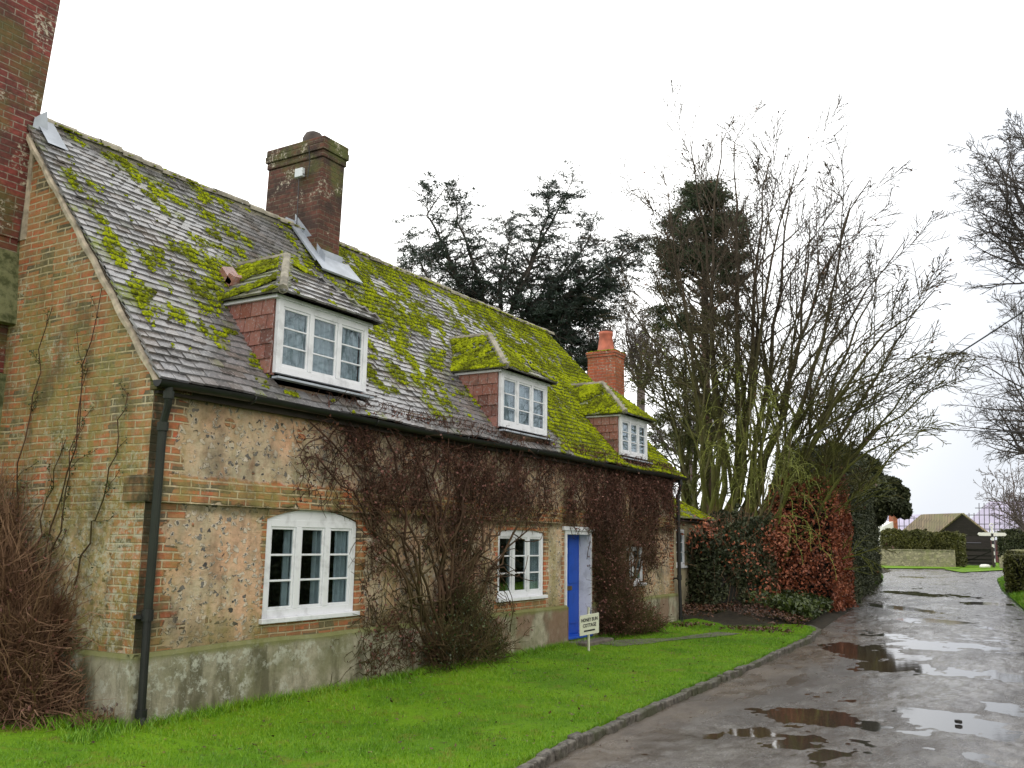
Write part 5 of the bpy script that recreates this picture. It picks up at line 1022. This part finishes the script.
# ================================================================== SIGN ON THE LAWN
sp = np.array([7.75, -.64, 0.]); sg = thing('house_sign', 'small cream house name board on a white stake in the lawn by the door', 'sign', loc=tuple(sp))
ang = math.radians(38); sd = np.array([math.cos(ang)*.95, -math.sin(ang), 0]); sd /= np.linalg.norm(sd); sn = np.array([-sd[1], sd[0], 0]); sn *= -np.sign(sn@HF); sd = np.cross([0,0,1], sn)
cS = sp+[0,0,.40]; tl = np.array([0,0,.0])
m = MB(); m.bar(sp+[0,0,-.1]-sn*.02, sp+[0,0,.66]-sn*.02, .045, .022, sd); m.build('stake', 'signwhite', sg)
m = MB(); m.boxes([cS+sn*.004], [sd*.165+np.array([0,0,.024])], [sn*.009], [(0,0,.155)]); bd = m.build('board', 'signwhite', sg, bevel=.003)
def text(s, size, zoff, parent, off):
    cu = bpy.data.curves.new('lettering', 'FONT'); cu.body = s; cu.size = size; cu.align_x = 'CENTER'; cu.extrude = .0015; cu.resolution_u = 2; cu.offset = .0016
    o = bpy.data.objects.new('lettering', cu); COL.objects.link(o); bpy.context.view_layer.update(); dg = bpy.context.evaluated_depsgraph_get(); me = bpy.data.meshes.new_from_object(o.evaluated_get(dg)); bpy.data.objects.remove(o)
    o = bpy.data.objects.new('lettering', me); me.materials.clear(); me.materials.append(M['signblack']); COL.objects.link(o); o.parent = parent
    from mathutils import Matrix
    xa = sd; za = sn; ya = np.array([0,0,1.]); c = cS+sn*.016+ya*zoff-sp
    xs = xa+np.array([0,0,.145]); MM = Matrix(((xs[0],ya[0],za[0],c[0]),(xs[1],ya[1],za[1],c[1]),(xs[2],ya[2],za[2],c[2]),(0,0,0,1))); me.transform(MM @ Matrix.Diagonal((.72,1.12,1,1)))
text('HONEY BUN', .068, .050, sg, 0); text('COTTAGE', .068, -.035, sg, 0)
m = MB(); m.boxes([cS+sn*.0145+[0,0,-.092]], [sd*.095+np.array([0,0,.014])], [sn*.001], [(0,0,.012)]); m.build('lettering_bar', 'signblack', sg)
# ================================================================== CLIMBERS
def climber(name, label, base, spread, seed, stems, twigs, leaves, zmin=.3, holes=(), leafm='vine_leaf', y0=-.06, dens=None):
    rg = np.random.default_rng(seed); t = thing(name, label, 'climbing plant', 'bare climbers on the cottage wall', loc=tuple(base)); m = MB(); L = []
    for (x1, z1, r) in stems:
        mid = [(base[0]+(x1-base[0])*.35+rg.normal(0,.15), y0-.03, base[2]+(z1-base[2])*.5), (x1+(base[0]-x1)*.25, y0-.02, base[2]+(z1-base[2])*.85)]
        L.append(poly([np.array(base)+[rg.normal(0,.12),0,0], *mid, (x1, y0, z1)], 14, r, .009, .035, rg))
    P, R = cat(L); P[:,:,1] = np.minimum(P[:,:,1], y0+.03); m.tubes(P, R*1.15, 6)
    P1, R1 = grow(P, R, 6, 9, .25, 1, 58, .38, .75, .0, .26, rng=rg, plane=(1,.12,1)); 
    P1[:,:,1] = np.clip(P1[:,:,1], -.22, -.02); P1[:,:,2] = np.minimum(P1[:,:,2], 3.22+.04*np.sin(P1[:,:,0]*9))
    m.tubes(P1, np.maximum(R1,.0065), 4); m.build('stems', 'vine', t, smooth=True)
    allP = np.concatenate([P.reshape(-1,3), P1.reshape(-1,3)])
    def hole(X): 
        r = np.zeros(len(X), bool)
        for a, b, c, d in holes: r |= (X[:,0] > a) & (X[:,0] < b) & (X[:,2] > c) & (X[:,2] < d)
        return r | (X[:,2] > 3.27) | (X[:,2] < .0)
    # tangle: short curved twigs inside the spread
    k = twigs; 
    S = np.stack([rg.uniform(spread[0], spread[1], k*4), -.03-np.abs(rg.normal(0,.045,k*4)), rg.uniform(spread[2], spread[3], k*4)], 1)
    pr = dens(S[:,0], S[:,2]) if dens else np.ones(len(S)); pr = pr*np.clip((fbm(S[:,0]*2.2+seed, S[:,2]*2.2, 4)-.22)*2.4, .12, 1); S = S[(rg.random(len(S)) < pr) & ~hole(S)][:k]; k = len(S)
    D = rg.normal(size=(k,3))*[1,.25,1]+[0,0,.25]; D /= np.linalg.norm(D, axis=1, keepdims=True); l = (.06+.22*rg.random(k)**2*1.6)[:,None]; pts = [S]; p = S
    for j in range(4): D = D+rg.normal(0,.38,(k,3))*[1,.35,1]; D /= np.linalg.norm(D, axis=1, keepdims=True); p = p+D*l*.3; p[:,1] = np.clip(p[:,1], -.42, -.012); p[:,2] = np.clip(p[:,2], .02, 3.35); pts.append(p)
    TP = np.stack(pts, 1); c = MB(); c.tubes(TP, (np.array([.0045,.004,.0035,.003,.002])[None]*(.6+.9*rg.random((k,1)))), 3, cap=False); c.build('twigs', 'vine', t)
    Q = np.concatenate([TP.reshape(-1,3)]); i = rg.integers(0, len(Q), leaves); C = Q[i]+rg.normal(0,.02,(leaves,3)); C = C[~hole(C)]; C[:,1] = np.clip(C[:,1], -.45, -.015); c = MB(); c.cards(C, .012+.016*rg.random(len(C)), .6, rng=rg); c.build('leaves', leafm, t)
    return t
WH = [(1.36,2.9,.78,1.90), (6.0,7.46,.80,1.80), (8.1,9.15,0,1.80)]
def densA(x, z):
    top = np.clip((x-1.6)/1.2, 0, 1)*((z > 2.0)*.72); low = (z <= 2.1)*np.exp(-((x-4.6)/1.0)**2)*.55; nr = np.exp(-((x-3.15)/.2)**2)*(z < 2.3)*.6; foot = np.exp(-((x-4.6)/1.1)**2-((z-.35)/.35)**2)
    return np.clip(top+low+nr+foot+.12*((x > 5.9)&(x<7.5)&(z > 1.75)), 0, 1)
climber('rose_climber', 'sprawling leafless climber rooted between the two larger ground floor windows', (4.55,-.10,.0), (1.3,8.3,.05,3.25), 81,
    [(1.7,3.1,.016),(2.4,3.15,.018),(2.6,2.1,.013),(3.1,3.1,.022),(3.6,3.2,.024),(4.2,3.2,.026),(4.6,3.2,.022),(5.2,3.2,.022),(5.9,2.9,.02),(6.9,3.1,.02),(7.9,3.0,.02),(3.3,1.6,.016),(5.4,1.5,.014),(6.2,2.1,.016),(7.4,2.2,.016),(3.2,.7,.014),(3.9,2.4,.02),(5.0,2.5,.02),(6.4,2.9,.02),(7.4,3.1,.02),(2.0,2.6,.016)], 7400, 8500, holes=WH, dens=densA)
def densB(x, z): return np.clip(1.1*np.exp(-((x-10.1)/1.0)**2)*(z < 2.2)+(z >= 1.95)*.8*np.clip((13.2-x)/.5, 0, 1)*np.clip((x-8.0)/.3,0,1)+.5*np.exp(-((x-11.6)/.8)**2)*(z > 1.2), 0, 1)
climber('wall_climber', 'dense dark reddish climber smothering the wall to the right of the blue door', (9.95,-.12,.0), (8.2,13.1,.05,3.25), 82,
    [(8.4,2.6,.022),(8.9,3.1,.022),(9.4,3.2,.03),(9.9,3.2,.03),(10.4,3.2,.03),(11.0,3.2,.03),(11.7,3.0,.025),(12.6,2.9,.02),(11.5,2.0,.02),(9.7,2.0,.03),(10.4,1.6,.03),(12.2,2.2,.018),(11.8,1.2,.016)], 9000, 17000, holes=[(8.1,9.2,0,1.85),(11.75,13.2,0,1.1),(10.45,11.4,.95,1.6)], dens=densB)
# dark bushy growth standing off the wall by the door and at the foot of the first climber
def bush(name, label, base, clumps, seed, twig_n, leafm, leaf_n, leaf=.018, twm='vine', ylim=-.02, group=None, cat_='shrub', L0=.35, r0=.0045, up=.4):
    rg = np.random.default_rng(seed); t = thing(name, label, cat_, group, loc=tuple(base)); TP = []
    tot = sum(c[1]**2 for c in clumps)
    for c0, r, sq in clumps:
        k = int(twig_n*r*r/tot); S = clump(c0, r, k, rg, sq, .05); D = (S-np.array(base)); D /= np.linalg.norm(D, axis=1, keepdims=True)+1e-6; D = D*.6+rg.normal(0,.5,D.shape)+[0,0,up]; D /= np.linalg.norm(D, axis=1, keepdims=True); pts = [S]; p = S; l = (L0*(.4+rg.random(k)))[:,None]
        for j in range(4): D = D+rg.normal(0,.28,(k,3)); D /= np.linalg.norm(D, axis=1, keepdims=True); p = p+D*l*.25; pts.append(p)
        TP.append(np.stack(pts, 1))
    TP = np.concatenate(TP); 
    if ylim is not None: TP[:,:,1] = np.minimum(TP[:,:,1], ylim)
    TP[:,:,2] = np.maximum(TP[:,:,2], .01); m = MB(); m.tubes(TP, np.array([1.,.9,.8,.6,.4])[None]*r0*(.5+rg.random((len(TP),1))), 3, cap=False); m.build('twigs', twm, t)
    if leaf_n: Q = TP.reshape(-1,3); C = Q[rg.integers(0, len(Q), leaf_n)]+rg.normal(0,.02,(leaf_n,3)); m = MB(); m.cards(C, leaf*(.6+.8*rg.random(leaf_n)), .6, rng=rg); m.build('leaves', leafm, t)
    return t
bush('tangled_shrub', 'dark tangle of bare stems at the wall foot between the ground floor windows', (4.6,-.3,0), [((4.4,-.3,.25),.42,(1.3,.5,.8)),((5.0,-.28,.35),.42,(1.2,.5,1)),((4.8,-.2,.75),.3,(1,.35,1)),((5.5,-.25,.15),.28,(1.3,.6,.6))], 91, 1100, 'ivy', 1300, .02)
bush('twiggy_shrub', 'dark bushy tangle of twigs against the wall right of the door', (9.6,-.35,0), [((9.6,-.3,.5),.5,(1,.6,1)),((9.45,-.22,1.15),.42,(.9,.5,1)),((10.2,-.3,.25),.42,(1.4,.6,.6)),((9.35,-.25,.3),.25,(.8,.6,.7)),((11.0,-.3,.12),.3,(1.5,.6,.5)),((9.55,-.18,1.7),.35,(1,.5,1))], 92, 4600, 'vine_leaf', 9000, .018)
bush('dead_shrub', 'big heap of dry brown twigs against the gable at the left edge', (-.5,1.6,0), [((-.45,1.45,.35),.55,(.7,.9,1)),((-.45,1.75,.9),.6,(.7,.9,1)),((-.4,2.1,1.45),.5,(.7,.9,.9)),((-.45,1.1,.12),.4,(.7,1,.5)),((-.3,1.25,.6),.4,(.6,.8,1))], 93, 8500, 'vine_leaf', 2500, .02, 'twig', None, L0=.65, r0=.0055, up=.0)
bush('brown_tuft', 'low tuft of brown dead stalks in the lawn at the gable foot', (-.35,.75,0), [((-.35,.75,.08),.25,(1,1.2,.7))], 94, 420, 'vine_leaf', 260, .02, 'twig', None, L0=.3, up=.5)
bush('brown_tuft', 'small brown leafy tuft on the grass left of the downpipe foot', (-.35,.12,0), [((-.35,.12,.04),.14,(1.2,1.2,.6))], 95, 160, 'brownleaf', 150, .02, 'twig', None, L0=.15, up=.3)
# thin creeper lines on the gable
rg = np.random.default_rng(96); t = thing('gable_creeper', 'thin dark creeper stems climbing the brick gable', 'climbing plant', loc=(-.03,1.6,.6)); L = []
for (a, za, b, zb) in ((1.6,.7,.9,4.1),(1.3,.7,1.0,3.3),(2.0,1.0,1.7,4.0),(1.7,.6,1.25,2.6),(.9,1.2,.35,3.0)): L.append(poly([(-.03,a,za),(-.03,(a+b)/2+rg.normal(0,.15),(za+zb)/2),(-.03,b,zb)], 14, .010, .004, .03, rg))
P, R = cat(L); P[:,:,0] = XS-.02-np.abs(P[:,:,0]+.03); m = MB(); m.tubes(P, R, 5); P1, R1 = grow(P, R, 7, 6, .1, 1, 40, .16, .6, .05, .2, plane=(.05,1,1), rng=rg); P1[:,:,0] = np.clip(P1[:,:,0], XS-.06, XS-.012); m.tubes(P1, np.maximum(R1,.003), 3, cap=False); m.build('stems', 'vine', t)
k = 500; Q = P1.reshape(-1,3); C = Q[rg.integers(0, len(Q), k)]+rg.normal(0,.02,(k,3)); C[:,0] = np.clip(C[:,0], XS-.07, XS-.015); m = MB(); m.cards(C, .014, .6, rng=rg); m.build('leaves', 'ivy', t)
# ================================================================== WORLD, SUN, CAMERA
w = bpy.data.worlds.new('World'); SC.world = w; w.use_nodes = True; nt = w.node_tree; nt.nodes.clear()
N = nt.nodes.new; Lk = nt.links.new
out = N('ShaderNodeOutputWorld'); sky = N('ShaderNodeTexSky'); sky.sky_type = 'NISHITA'; sky.sun_disc = False
SE, SA = math.radians(38), math.radians(115)     # sun behind cloud, beyond the cottage (azimuth from +X, towards +Y)
sky.sun_elevation = SE; sky.sun_rotation = math.radians(90)-SA; sky.air_density = 1.2; sky.dust_density = 3
b1 = N('ShaderNodeBackground'); Lk(sky.outputs[0], b1.inputs[0]); b1.inputs[1].default_value = .06
tc = N('ShaderNodeTexCoord'); sx = N('ShaderNodeSeparateXYZ'); Lk(tc.outputs['Generated'], sx.inputs[0])
dp_ = N('ShaderNodeVectorMath'); dp_.operation = 'DOT_PRODUCT'; Lk(tc.outputs['Generated'], dp_.inputs[0]); gl = at_d(330, 100, 30)-CAM; gl /= np.linalg.norm(gl); dp_.inputs[1].default_value = tuple(gl)
mr = N('ShaderNodeMapRange'); mr.interpolation_type = 'SMOOTHSTEP'; Lk(dp_.outputs['Value'], mr.inputs[0]); mr.inputs[1].default_value = .72; mr.inputs[2].default_value = .97; mr.inputs[3].default_value = 0.; mr.inputs[4].default_value = 1.
ns = N('ShaderNodeTexNoise'); Lk(tc.outputs['Generated'], ns.inputs[0]); ns.inputs['Scale'].default_value = 3.0; ns.inputs['Detail'].default_value = 5
cr = N('ShaderNodeMix'); cr.data_type = 'RGBA'; Lk(ns.outputs[0], cr.inputs[0]); cr.inputs[6].default_value = (.53,.57,.63,1); cr.inputs[7].default_value = (.66,.67,.70,1)
c2 = N('ShaderNodeMix'); c2.data_type = 'RGBA'; Lk(mr.outputs[0], c2.inputs[0]); Lk(cr.outputs[2], c2.inputs[6]); c2.inputs[7].default_value = (1.55,1.55,1.52,1)
dq = N('ShaderNodeVectorMath'); dq.operation = 'DOT_PRODUCT'; Lk(tc.outputs['Generated'], dq.inputs[0]); bv = np.array([-.35,-.80,.48]); bv /= np.linalg.norm(bv); dq.inputs[1].default_value = tuple(bv)
mq = N('ShaderNodeMapRange'); mq.interpolation_type = 'SMOOTHSTEP'; Lk(dq.outputs['Value'], mq.inputs[0]); mq.inputs[1].default_value = .15; mq.inputs[2].default_value = .95
c3_ = N('ShaderNodeMix'); c3_.data_type = 'RGBA'; Lk(mq.outputs[0], c3_.inputs[0]); Lk(c2.outputs[2], c3_.inputs[6]); c3_.inputs[7].default_value = (1.42,1.36,1.26,1)
b2 = N('ShaderNodeBackground'); Lk(c3_.outputs[2], b2.inputs[0]); b2.inputs[1].default_value = 1.0
ms = N('ShaderNodeMixShader'); ms.inputs[0].default_value = .9; Lk(b1.outputs[0], ms.inputs[1]); Lk(b2.outputs[0], ms.inputs[2]); Lk(ms.outputs[0], out.inputs[0])
sl = bpy.data.lights.new('sun', 'SUN'); sl.energy = .8; sl.angle = math.radians(20); sl.color = (1,.93,.82); so = bpy.data.objects.new('sun', sl); COL.objects.link(so)
from mathutils import Vector, Matrix
so.rotation_euler = Vector((math.cos(SA)*math.cos(SE), math.sin(SA)*math.cos(SE), math.sin(SE))).to_track_quat('Z', 'Y').to_euler(); so.location = (0,0,30)
cam = bpy.data.cameras.new('camera'); co = bpy.data.objects.new('camera', cam); COL.objects.link(co); cam.sensor_width = 36; cam.lens = 36*CF/1024; cam.clip_end = 5000; cam.clip_start = .05
co.matrix_world = Matrix(((CR[0],CU[0],-CFW[0],CAM[0]),(CR[1],CU[1],-CFW[1],CAM[1]),(CR[2],CU[2],-CFW[2],CAM[2]),(0,0,0,1))); SC.camera = co
SC.view_settings.view_transform = 'Standard'; SC.view_settings.look = 'None'; SC.view_settings.exposure = .7; SC.view_settings.gamma = 1
SC.cycles.max_bounces = 6; SC.cycles.transparent_max_bounces = 12
